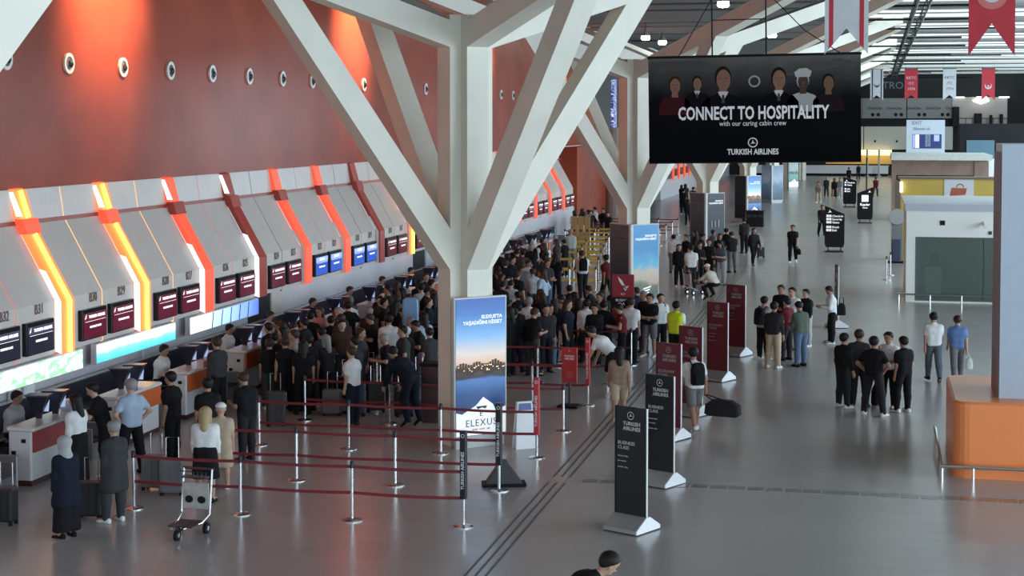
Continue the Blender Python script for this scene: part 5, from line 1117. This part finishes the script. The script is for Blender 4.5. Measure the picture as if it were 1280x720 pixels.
def person(px, py, pose, rz, top, bot, hair=('short', 'black'), label=None, group=None, h=1.0, skin=None, shoes=None, ground=None, z=0.0):
    """px,py: where the crown of the head shows in the photograph"""
    J = joints(pose); ht = float(J['top'][2]) * h + z
    if ground: x, y = ground
    else:
        x, y = spot(px, py, ht); a = math.radians(rz); off = J['top'] * h; x -= off[0] * math.cos(a) - off[1] * math.sin(a); y -= off[0] * math.sin(a) + off[1] * math.cos(a)
    if not ground:
        dd = math.hypot(x, y); bx_, by_ = x, y
        for st, la in sorted(((.1 * a_, .06 * b_) for a_ in range(-9, 10) for b_ in range(-4, 5)), key=lambda q: q[0] ** 2 + 6 * q[1] ** 2):
            x, y = bx_ * (1 + st / dd) + la, by_ * (1 + st / dd)
            if not blocked(pose, x, y, rz, h): break
        else: x, y = bx_, by_; print('TIGHT', label)
    if label and len(label.split()) > 16: label = label.split('person')[-1].strip(' ,') if False else 'person' + label.split('person', 1)[1]
    t = thing('person', label, 'person', (x, y, z), math.radians(rz), group); t.scale = (h * 1.08, h * 1.08, h)
    skin = skin if skin is not None else random.choice(SKINS[:3])
    sm = mat('skin_%d' % int(skin[0] * 100), skin, .55, spec=.3); em = mat('eye_dark', (.02, .014, .012), .4); lm = mat('lip', (.28, .10, .085), .5)
    def part(name, me, mats):
        o = put(name, me, t)
        while len(me.materials) < len(mats): me.materials.append(None)
        for i, m_ in enumerate(mats): o.material_slots[i].link = 'OBJECT'; o.material_slots[i].material = m_
        return o
    part('body', mesh_body(pose), [sm, em, lm])
    tk, tc = top
    part({'tee': 'shirt', 'long': 'sweater', 'vest': 'sleeveless_top', 'coat': 'coat', 'shirt': 'shirt', 'hivis': 'safety_vest'}[tk], mesh_top(pose, tk), [cloth(tc)])
    bk_, bc = bot
    part({'long': 'trousers', 'shorts': 'shorts', 'skirt': 'long_skirt', 'midi': 'skirt'}[bk_], mesh_bottom(pose, bk_), [cloth(bc)])
    if hair[0] != 'bald': part({'scarf': 'headscarf', 'cap': 'cap'}.get(hair[0], 'hair'), mesh_hair(pose, hair[0]), [mat('hair_' + hair[1], HAIRC[hair[1]], .6, spec=.3) if hair[0] not in ('scarf', 'cap') else cloth(hair[1])])
    sc = shoes or random.choice(['black', 'black', 'white', 'dark grey'])
    for n in 'LR':
        o = part('shoe', SHOE, [cloth(sc)]); a_ = J['an' + n]; td = J['toedir' + n]; o.location = (a_[0], a_[1] + .0, max(0, a_[2] - .088) if td[2] > -.1 else a_[2] - .07)
        o.rotation_euler = (math.asin(max(-1, min(1, td[2]))), 0, math.atan2(-td[0], td[1]))
    SPH.append((x, y) + spheres(pose, x, y, rz, h)); PEOPLE.append((x, y)); a = math.radians(rz); tx, ty = J['top'][0] * h, J['top'][1] * h
    if abs(ty) > .25: EXTRA.append((x - ty * math.sin(a), y + ty * math.cos(a)))
    return t
BP = {}; SPH = []
def spheres(pose, x, y, rz, h):
    # rough ball model of a dressed figure, used to keep figures from passing through one another
    if pose not in BP:
        J = joints(pose); X = vec(1, 0, 0); L = [(J['skull1'], .115), (J['neck'], .09)]
        for s_ in (-1, 1): L += [(J['pel'] + X * s_ * .065, .135), (J['waist'] + X * s_ * .062, .125), (J['chest'] + X * s_ * .09, .14)]
        for n in 'LR':
            a, e, w, k = J['sh' + n], J['el' + n], J['wr' + n], J['kc' + n] + J['fd' + n] * .05
            L += [(a, .075), ((a + e) / 2, .07), (e, .065), ((e + w) / 2, .058), (w, .05), (k, .045)]
            a, e, w = J['hip' + n], J['kn' + n], J['an' + n]
            L += [((a * 2 + e) / 3, .11), ((a + e * 2) / 3, .10), (e, .09), ((e + w) / 2, .085), (w, .07), (J['toe' + n], .06)]
        BP[pose] = (np.array([q[0] for q in L]), np.array([q[1] for q in L]))
    P, R = BP[pose]; a = math.radians(rz); c, s_ = math.cos(a), math.sin(a); k = h * 1.08
    return np.stack([x + k * (P[:, 0] * c - P[:, 1] * s_), y + k * (P[:, 0] * s_ + P[:, 1] * c), P[:, 2] * h], 1), R * h * 1.08
def blocked(pose, x, y, rz, h):
    P, R = spheres(pose, x, y, rz, h)
    for (qx, qy, Q, RQ) in SPH:
        if (qx - x) ** 2 + (qy - y) ** 2 < 3.2 and (np.linalg.norm(P[:, None] - Q[None], axis=2) < R[:, None] + RQ[None]).any(): return True
    lowp = P[:, 2] < .95
    for cx, cy in CASES:
        if (cx - x) ** 2 + (cy - y) ** 2 < 1.5 and (np.hypot(P[lowp, 0] - cx, P[lowp, 1] - cy) < R[lowp] + .22).any(): return True
    return False
def backpack(p, pose, label, col='black', h=1.0):
    J = joints(pose); c = (J['waist'] * .45 + J['chest'] * .55) - J['fw'] * .215
    M_ = Matrix.Rotation(p.rotation_euler[2], 3, 'Z'); w = Vector(p.location) + M_ @ Vector(tuple(c * h))
    t = thing('backpack', label, 'backpack', tuple(w), p.rotation_euler[2]); m_ = cloth(col)
    MB().loft([[(q[0], q[1], z) for q in roundrect(.30 * s, .17 * s, .06 * s, 3)] for z, s in ((-.23, .85), (-.20, 1), (.10, 1), (.20, .85), (.24, .5))]).build('bag', m_, t, smooth=False)
    MB().loft([[(q[0], q[1] - .10, z) for q in roundrect(.22 * s, .07 * s, .03 * s, 3)] for z, s in ((-.20, .9), (-.18, 1), (.0, 1), (.03, .8))]).build('front_pocket', m_, t)
    for s in (-1, 1): MB().path([(s * .10, .07, .18), (s * .12, .16, .27), (s * .12, .32, .20), (s * .12, .36, .02), (s * .12, .12, -.16)], .016, 5).build('strap', m_, t)
    return t
def hand(p, pose, side, h):
    J = joints(pose); c = J['kc' + side] + J['fd' + side] * .035
    M_ = Matrix.Rotation(p.rotation_euler[2], 3, 'Z'); return Vector(p.location) + M_ @ Vector((c[0] * h * 1.08, c[1] * h * 1.08, c[2] * h))
def holdbag(x, y, z, label, col, w=.5, h=.28, d=.25, rz=0.0, name='bag', cat='bag', grip=None):
    t = thing(name, label, cat, (x, y, z), rz); m_ = cloth(col)
    MB().loft([[(q[0], q[1], zz) for q in roundrect(w * s, d * s, .08 * s, 3)] for zz, s in ((0, .85), (.04, 1), (h * .7, .95), (h, .55))]).build('body', m_, t)
    if grip is not None:
        g_ = Matrix.Rotation(-rz, 3, 'Z') @ (grip - Vector((x, y, z))); MB().path([(-w * .25, 0, h * .85), tuple(g_ - Vector((.03, 0, 0))), tuple(g_ + Vector((.03, 0, 0))), (w * .25, 0, h * .85)], .014, 5).build('handle', m_, t)
    else: MB().path([(-w * .25, 0, h * .9), (-w * .2, 0, h + .16), (w * .2, 0, h + .16), (w * .25, 0, h * .9)], .014, 5).build('handle', m_, t)
    return t
# --- travellers and staff along the near desks
person(80, 545, 'stand', 62, ('coat', 'navy'), ('skirt', 'black'), ('scarf', 'pale grey'), 'person in navy coat, long black skirt and pale headscarf', h=.93, shoes='black')
person(93, 492, 'stand', 80, ('long', 'white'), ('skirt', 'black'), ('long', 'black'), 'person with long dark hair in white jacket over a black skirt at the red-fronted desk', h=.98)
person(113, 479, 'counter', 115, ('tee', 'black'), ('long', 'black'), ('short', 'black'), 'person in black shirt leaning over the desk beside the white jacket', h=1.02)
person(141, 524, 'relaxed', 66, ('coat', 'dark grey'), ('long', 'dark grey'), ('short', 'grey'), 'grey-haired person in long dark grey coat with wheeled case', h=.97, shoes='white')
person(163, 473, 'hips', 58, ('tee', 'light blue'), ('long', 'black'), ('short', 'grey'), 'person in light blue shirt with hands on hips at the second desk', h=1.05)
person(212, 464, 'stand', 84, ('tee', 'black'), ('long', 'black'), ('short', 'black'), 'person all in black standing sideways at the third desk', h=1.03)
person(270, 421, 'stand', 66, ('long', 'dark grey'), ('long', 'black'), ('short', 'brown'), 'person in dark grey waistcoat seen from behind at the orange desk with leaflets', h=1.05)
person(259, 472, 'relaxed', 40, ('tee', 'black'), ('long', 'black'), ('short', 'black'), 'person in black tee shirt standing behind the blonde person', h=1.0)
person(302, 466, 'phone', 60, ('tee', 'black'), ('long', 'charcoal'), ('short', 'brown'), 'person in black tee shirt looking down at papers near the first belt rows', h=1.0)
person(257, 508, 'stand', 12, ('long', 'white'), ('midi', 'black'), ('long', 'blonde'), 'blonde person in white top and black skirt between the belt rows', h=.96)
person(276, 503, 'relaxed', 20, ('tee', 'beige'), ('midi', 'beige'), ('cap', 'white'), 'person in beige with white cap close behind the blonde person', h=.90)
# agents on the desk side
def stool(g, label, group=None):
    ch = thing('desk_stool', label, 'stool', (g[0] - .01, g[1], 0), 0, group); MB().lathe([(.15, .46), (.155, .50), (.14, .545)], 14).build('seat', M['black'], ch); MB().lathe([(.03, .04), (.03, .47)], 8).build('column', M['steel'], ch); MB().lathe([(.16, 0), (.15, .03), (.04, .05)], 14).build('base', M['darkmetal'], ch)
AG = [(38, 508, 'pale grey', 'check-in agent in pale grey behind the red-fronted desk'), (213, 447, 'white', 'check-in agent in white collar behind the third desk'), (287, 424, 'white', 'check-in agent in white shirt behind the fourth desk')]
AGP = [(-15.94, 28.1), (-15.94, 34.7), (-15.94, 38.6)]
for (px, py, c, l), g in zip(AG, AGP):
    p = person(0, 0, 'sit', -90, ('long', c), ('long', 'black'), ('short', 'black'), l, ground=g, z=.12)
    stool(g, 'dark swivel stool under the ' + l[:26 + len(c)].strip())
for i in range(5):
    y = DESKY[4 + i] + .9; person(0, 0, 'sit', -90, ('long', ['white', 'navy', 'pale grey', 'white', 'navy'][i]), ('long', 'black'), ('short', 'brown'), 'check-in agent seated behind a desk beyond the dense queue', 'agents behind the far desks', ground=(-15.94, y), z=.12); stool((-15.94, y), 'dark swivel stool under an agent beyond the dense queue', 'stools behind the far desks')
# --- single figures in the open hall
person(774, 433, 'walk', 12, ('vest', 'tan'), ('shorts', 'beige'), ('long', 'black'), 'long-haired person in tan top and beige shorts walking past the red sign', h=.97)
p = person(866, 434, 'carry', 28, ('tee', 'white'), ('shorts', 'grey'), ('short', 'black'), 'traveller in white tee shirt and grey shorts with backpack and dark duffel bag', h=1.03, shoes='white'); backpack(p, 'carry', 'black backpack on the traveller with the dark duffel bag', 'black', 1.03)
g = hand(p, 'carry', 'R', 1.03); holdbag(g.x + .38, g.y - .14, g.z - .42, 'large dark duffel bag carried by the traveller in white tee shirt', 'charcoal', .78, .34, .30, -.25, 'duffel_bag', grip=g)
person(846, 376, 'relaxed', -20, ('tee', 'white'), ('long', 'black'), ('short', 'black'), 'airport worker with yellow safety vest over white shirt', h=1.03)
hv = PEOPLE[-1]; wk = [o for o in COL.objects if o.get('label', '').startswith('airport worker')][0]
vm = mesh_top('relaxed', 'hivis'); o = put('safety_vest', vm, wk);  o.scale = (1.035, 1.05, 1.0)
if not vm.materials: vm.materials.append(None)
o.material_slots[0].link = 'OBJECT'; o.material_slots[0].material = mat('hivis_yellow', (.62, .78, .02), .7)
person(737, 409, 'bend', 78, ('tee', 'white'), ('shorts', 'black'), ('short', 'black'), 'person in white tee shirt bending forward behind the red sleeve post', h=1.06)
person(766, 692, 'bend', -70, ('long', 'black'), ('long', 'black'), ('short', 'black'), 'dark-haired person in black bending forward in front of all totem signs', h=1.08)
p = person(1167, 390, 'walk2', 8, ('tee', 'white'), ('long', 'slate'), ('short', 'black'), 'person in loose white shirt and slate trousers walking away in the open hall', h=1.0)
p = person(1197, 394, 'walk', 4, ('tee', 'blue'), ('long', 'grey'), ('bun', 'brown'), 'person in blue top and grey leggings walking away with white bag', h=.97, shoes='white')
g = hand(p, 'walk', 'R', .97); holdbag(g.x + .06, g.y, g.z - .36, 'small white bag held by the person in blue top', 'white', .22, .26, .1, 0, grip=g)
# group of five by the orange block
G6 = 'talking group of five near the orange block'
person(1056, 416, 'relaxed', -40, ('long', 'black'), ('long', 'charcoal'), ('short', 'black'), 'person in black sweater at the edge of the talking group of five')
person(1071, 412, 'folded', -10, ('tee', 'dark grey'), ('long', 'charcoal'), ('short', 'brown'), 'person in dark grey tee shirt with folded arms in the talking group of five', h=1.04)
p = person(1093, 420, 'hips', -22, ('tee', 'black'), ('long', 'charcoal'), ('short', 'black'), 'person in black tee shirt seen from behind in the talking group of five', h=1.04)
person(1110, 415, 'chin', 150, ('tee', 'white'), ('long', 'black'), ('short', 'black'), 'person in white shirt with hand at chin facing the talking group of five', h=1.02, shoes='white')
person(1129, 420, 'relaxed', 40, ('tee', 'black'), ('long', 'black'), ('short', 'black'), 'person in black tee shirt standing beside the white-shirted chin-holder', h=1.0, shoes='white')
x, y = next((q for q in (spot(a_, b_) for b_ in range(506, 526) for a_ in (1097, 1100, 1094, 1104)) if all((np.hypot(Q[Q[:, 2] < .7, 0] - q[0], Q[Q[:, 2] < .7, 1] - q[1]) > RQ[Q[:, 2] < .7] + .17).all() for _, _, Q, RQ in SPH)), spot(1100, 524)); holdbag(x, y, 0, 'black rucksack standing on the floor among the talking group of five', 'black', .30, .48, .22, .4, 'rucksack', 'backpack')
# group of eight behind the maroon totems
p = person(956, 370, 'stand', -30, ('tee', 'pale grey'), ('long', 'black'), ('short', 'black'), 'person in pale grey tee shirt with black backpack beside the last maroon totem', h=1.02); backpack(p, 'stand', 'black backpack worn by the person beside the last maroon totem', 'black', 1.02)
person(968, 377, 'relaxed', -15, ('long', 'charcoal'), ('long', 'beige'), ('short', 'black'), 'person in charcoal sweater and beige trousers with the backpack group', h=1.03)
person(976, 356, 'folded', 160, ('long', 'black'), ('long', 'black'), ('short', 'brown'), 'person in black jacket facing the backpack group', h=1.03)
person(983, 372, 'relaxed', 60, ('tee', 'maroon'), ('long', 'charcoal'), ('short', 'black'), 'person in maroon tee shirt inside the backpack group', h=1.0)
person(990, 359, 'stand', 150, ('long', 'white'), ('long', 'charcoal'), ('short', 'black'), 'person in white long-sleeved shirt inside the backpack group', h=1.04)
person(997, 377, 'phone', 40, ('long', 'olive'), ('long', 'denim'), ('short', 'black'), 'person in olive sweater and blue jeans with the backpack group', h=1.02)
person(1007, 361, 'stand', 130, ('long', 'black'), ('long', 'pale grey'), ('short', 'black'), 'person in black sweater and pale grey trousers with white shoes', h=.98, shoes='white')
person(1034, 358, 'phone', 95, ('long', 'white'), ('long', 'black'), ('short', 'black'), 'person in white shirt and black trousers beside the edge-on black totem', h=1.0, shoes='white')
x, y = PEOPLE[-1]; holdbag(x + .27, y + .05, .85, 'black bag slung behind the person in white shirt beside the edge-on totem', 'black', .26, .36, .16, 0)
# walkers further down the hall
p = person(991, 281, 'walk', 176, ('tee', 'black'), ('long', 'black'), ('short', 'black'), 'person in black walking towards the totem signs with a small bag', h=1.03, shoes='white'); g = hand(p, 'walk', 'L', 1.03); holdbag(g.x + .08, g.y, g.z - .38, 'small black bag held by the walking person in black', 'black', .24, .28, .14, 0, grip=g)
person(1028, 256, 'walk2', -160, ('long', 'black'), ('long', 'black'), ('short', 'black'), 'person in black walking behind the sloped black wayfinding totem', h=1.03)
person(930, 272, 'stand', 30, ('long', 'charcoal'), ('long', 'black'), ('short', 'black'), 'person in dark clothes standing before the black double bin', h=1.03)
person(943, 285, 'walk', -150, ('long', 'charcoal'), ('long', 'black'), ('long', 'black'), 'long-haired person in dark clothes pulling the small black case', h=1.0)
person(1023, 227, 'walk', 170, ('long', 'tan'), ('long', 'beige'), ('short', 'black'), 'distant person in tan top and beige trousers walking up the hall')
person(1033, 221, 'walk2', 10, ('long', 'charcoal'), ('long', 'charcoal'), ('short', 'grey'), 'distant grey-haired person in charcoal walking beside the tan walker')
person(1043, 223, 'walk', 178, ('long', 'black'), ('skirt', 'black'), ('scarf', 'black'), 'distant person in long black skirt and black headscarf')
person(1050, 222, 'walk2', 178, ('long', 'grey'), ('long', 'pale grey'), ('short', 'black'), 'distant person in grey walking beside the black headscarf')
person(1061, 209, 'stand', 20, ('long', 'black'), ('long', 'black'), ('short', 'black'), 'distant person in black before the far counter', 'distant people before the far counter')
person(1073, 205, 'relaxed', 30, ('long', 'black'), ('long', 'black'), ('short', 'black'), 'distant person in black before the far counter', 'distant people before the far counter')
person(1095, 221, 'walk', -20, ('long', 'maroon'), ('long', 'brown'), ('short', 'brown'), 'distant person in maroon walking on the warm-lit floor')
# crowd of the middle hall
person(884, 330, 'crouch', 60, ('long', 'cream'), ('long', 'black'), ('cap', 'white'), 'crouching person with white cap beside the luggage trolley in the hall', h=1.0)
MID = [(842, 293, 'white', 'grey'), (857, 293, 'black', 'black'), (868, 288, 'charcoal', 'black'), (880, 292, 'navy', 'denim'), (892, 287, 'grey', 'black'), (900, 292, 'black', 'charcoal'), (908, 285, 'black', 'black'), (914, 290, 'charcoal', 'grey'), (849, 305, 'black', 'black'), (864, 306, 'white', 'charcoal'), (875, 303, 'black', 'black'), (899, 302, 'slate', 'pale grey'), (886, 299, 'black', 'black')]
for i, (px, py, a, b) in enumerate(MID):
    person(px, py, ['stand', 'relaxed', 'folded', 'phone'][i % 4], random.uniform(-180, 180), (['long', 'tee'][i % 2], a), ('long', b), (['short', 'long'][i % 3 == 2], ['black', 'brown', 'black'][i % 3]), 'person, %s top, %s trousers%s, crowd beside the charcoal panels' % (a, b, ' with long hair' if i % 3 == 2 else ''), 'crowd beside the charcoal panels', h=random.uniform(.95, 1.04))
# --- queue between the desks and the nearest column (named ones first)
Q = 'in the dense queue'
person(486, 393, 'stand', 20, ('long', 'white'), ('long', 'black'), ('short', 'black'), 'person in white shirt with crossbody strap seen from behind ' + Q, h=1.02)
person(507, 408, 'relaxed', 70, ('long', 'black'), ('long', 'grey'), ('short', 'white'), 'white-haired person in black ' + Q, h=.97)
person(489, 434, 'bend', 60, ('long', 'navy'), ('long', 'navy'), ('short', 'black'), 'person in navy bending over cases ' + Q, h=1.08)
person(399, 384, 'relaxed', 160, ('long', 'pink'), ('long', 'charcoal'), ('long', 'brown'), 'long-haired person in pink top ' + Q, h=.98)
person(433, 373, 'counter', 80, ('tee', 'white'), ('long', 'black'), ('short', 'brown'), 'person in white tee shirt leaning to the desk beyond the dense queue', h=1.03)
person(526, 354, 'stand', 40, ('tee', 'pale grey'), ('long', 'charcoal'), ('short', 'black'), 'person in pale grey tee shirt beside the trunk of the nearest column', h=1.03)
person(541, 362, 'relaxed', 60, ('tee', 'grey'), ('long', 'black'), ('short', 'brown'), 'person in grey tee shirt close beside the trunk of the nearest column', h=1.03)
p = person(356, 421, 'stand', 40, ('vest', 'black'), ('long', 'black'), ('short', 'brown'), 'person in black sleeveless top with bare arms ' + Q, h=.98)
person(379, 425, 'relaxed', 20, ('tee', 'black'), ('long', 'black'), ('long', 'black'), 'long-haired person in black tee shirt with arm band ' + Q, h=.97)
person(335, 403, 'stand', 75, ('long', 'black'), ('long', 'black'), ('short', 'black'), 'person in black sweater at the desk beside the dense queue', h=1.0)
person(350, 404, 'phone', 120, ('long', 'tan'), ('long', 'charcoal'), ('long', 'brown'), 'long-haired person in tan top ' + Q, h=.96)
person(369, 403, 'phone', -100, ('tee', 'pink'), ('long', 'charcoal'), ('short', 'brown'), 'person in pink tee shirt facing away from the desks ' + Q, h=.98)
def inside(px, py, poly):
    r = False; j = len(poly) - 1
    for i in range(len(poly)):
        if (poly[i][1] > py) != (poly[j][1] > py) and px < (poly[j][0] - poly[i][0]) * (py - poly[i][1]) / (poly[j][1] - poly[i][1]) + poly[i][0]: r = not r
        j = i
    return r
def crowd(poly, n, where, group, rzc, seed, dmin=.42, light=.15):
    rnd = random.Random(seed); xs = [p[0] for p in poly]; ys = [p[1] for p in poly]; made = 0; tries = 0
    while made < n and tries < 20000:
        tries += 1; px = rnd.uniform(min(xs), max(xs)); py = rnd.uniform(min(ys), max(ys))
        if not inside(px, py, poly): continue
        h = rnd.uniform(.93, 1.05); x, y = spot(px, py, 1.74 * h)
        if any((x - a) ** 2 + (y - b) ** 2 < dmin ** 2 for a, b in PEOPLE + EXTRA) or any((x - a) ** 2 + (y - b) ** 2 < .20 for a, b in OBST) or any((x - a) ** 2 + (y - b) ** 2 < .085 for a, b in BELTS): continue
        pose = rnd.choice(['stand', 'relaxed', 'relaxed', 'phone', 'folded', 'stand', 'hips']); rz = rzc + rnd.uniform(-70, 70) + (180 if rnd.random() < .2 else 0)
        if blocked(pose, x, y, rz, h): continue
        tc = rnd.choice(['white', 'pale grey', 'grey', 'light blue']) if rnd.random() < light else rnd.choice(['black', 'black', 'black', 'charcoal', 'charcoal', 'dark grey', 'navy', 'brown'])
        bc = rnd.choice(['black', 'black', 'charcoal', 'navy', 'denim', 'dark grey']); tk = rnd.choice(['tee', 'tee', 'long'])
        lh = rnd.random() < .3; hc = rnd.choice(['black', 'black', 'brown', 'brown', 'grey' if rnd.random() < .4 else 'black'])
        pw = {'phone': 'looking down', 'folded': 'with folded arms', 'hips': 'with hands on hips'}.get(pose, 'standing')
        lab = '%s-haired person, %s top, %s trousers, %s %s' % (('long ' + hc) if lh else hc, tc, bc, pw, where)
        person(px, py, pose, rz, (tk, tc), ('long', bc), ('long' if lh else 'short', hc), lab.replace('long black-haired', 'long-haired').replace('long brown-haired', 'brown long-haired').replace('long grey-haired', 'grey long-haired'), group, h, ground=(x, y)); made += 1
    if made < n: print('CROWD SHORT', where, made, n)
# --- queue right of the sunset panel
B = 'right of the sunset panel'
person(661, 371, 'hips', 10, ('tee', 'white'), ('long', 'black'), ('short', 'grey'), 'grey-haired person in white tee shirt seen from behind ' + B, h=1.02)
person(700, 369, 'bend', 95, ('long', 'charcoal'), ('long', 'grey'), ('short', 'black'), 'person in charcoal reaching down to the left ' + B, h=1.08)
person(722, 371, 'relaxed', 30, ('vest', 'black'), ('long', 'black'), ('long', 'black'), 'long-haired person in black sleeveless top ' + B, h=.98)
person(733, 374, 'stand', 20, ('long', 'white'), ('long', 'charcoal'), ('short', 'black'), 'person in white long-sleeved shirt seen from behind ' + B, h=1.0)
person(743, 380, 'folded', 170, ('long', 'black'), ('long', 'black'), ('short', 'black'), 'person in black facing the hall ' + B, h=.98)
person(749, 364, 'relaxed', 150, ('tee', 'grey'), ('long', 'charcoal'), ('short', 'brown'), 'person in grey tee shirt before the red bird sign', h=1.02)
person(771, 381, 'phone', 100, ('vest', 'maroon'), ('long', 'black'), ('short', 'black'), 'person in maroon sleeveless top under the red bird sign', h=.98)
person(789, 372, 'stand', -10, ('tee', 'white'), ('long', 'black'), ('short', 'brown'), 'person in white tee shirt seen from behind under the red bird sign', h=1.03)
person(812, 367, 'folded', 160, ('tee', 'black'), ('shorts', 'grey'), ('short', 'black'), 'person in black tee shirt and grey shorts with folded arms beside the safety vest', h=1.03, shoes='white')
p = person(826, 367, 'stand', -150, ('tee', 'white'), ('long', 'black'), ('short', 'black'), 'person in white shirt with black backpack straps beside the safety vest', h=1.0); backpack(p, 'stand', 'black backpack worn beside the yellow safety vest', 'black')
person(804, 364, 'relaxed', 130, ('tee', 'charcoal'), ('long', 'denim'), ('short', 'grey'), 'person in charcoal tee shirt and jeans before the beach panel', h=1.02)
p = person(727, 313, 'push', 20, ('tee', 'white'), ('long', 'charcoal'), ('short', 'brown'), 'person in white tee shirt leaning at the front yellow belt row', h=1.05); backpack(p, 'push', 'black backpack on the person at the front yellow belt row', 'black', 1.05)
person(757, 318, 'walk2', 60, ('tee', 'maroon'), ('long', 'black'), ('short', 'black'), 'person in maroon tee shirt beside the charcoal panel of the second column', h=1.03)
person(713, 286, 'stand', 30, ('long', 'pale grey'), ('long', 'grey'), ('bald', 'grey'), 'bald person in pale grey among the yellow belt rows', h=1.04)
p = person(667, 300, 'stand', 15, ('tee', 'pale grey'), ('long', 'black'), ('short', 'white'), 'white-haired person with black backpack behind the yellow belts', h=1.04); backpack(p, 'stand', 'black backpack worn behind the yellow belts', 'black', 1.04)
crowd([(330, 402), (352, 398), (430, 372), (545, 336), (548, 380), (546, 405), (500, 432), (440, 436), (385, 428), (335, 425)], 48, Q, 'travellers in the dense queue', 55, 11, .44, .08)
crowd([(622, 306), (690, 292), (712, 290), (676, 348), (622, 352)], 30, 'behind the yellow belts', 'travellers behind the yellow belts', 40, 5, .46, .2)
crowd([(626, 366), (700, 356), (800, 352), (800, 372), (700, 384), (626, 392)], 20, B, 'travellers right of the sunset panel', 20, 8, .46, .12)
crowd([(716, 262), (760, 256), (766, 268), (720, 274)], 15, 'before the red end wall', 'distant crowd before the red end wall', 30, 9, .5, .25)
crowd([(846, 232), (870, 222), (905, 236), (860, 262), (842, 262)], 12, 'by the far counters', 'distant crowd by the far counters', 30, 10, .6, .1)
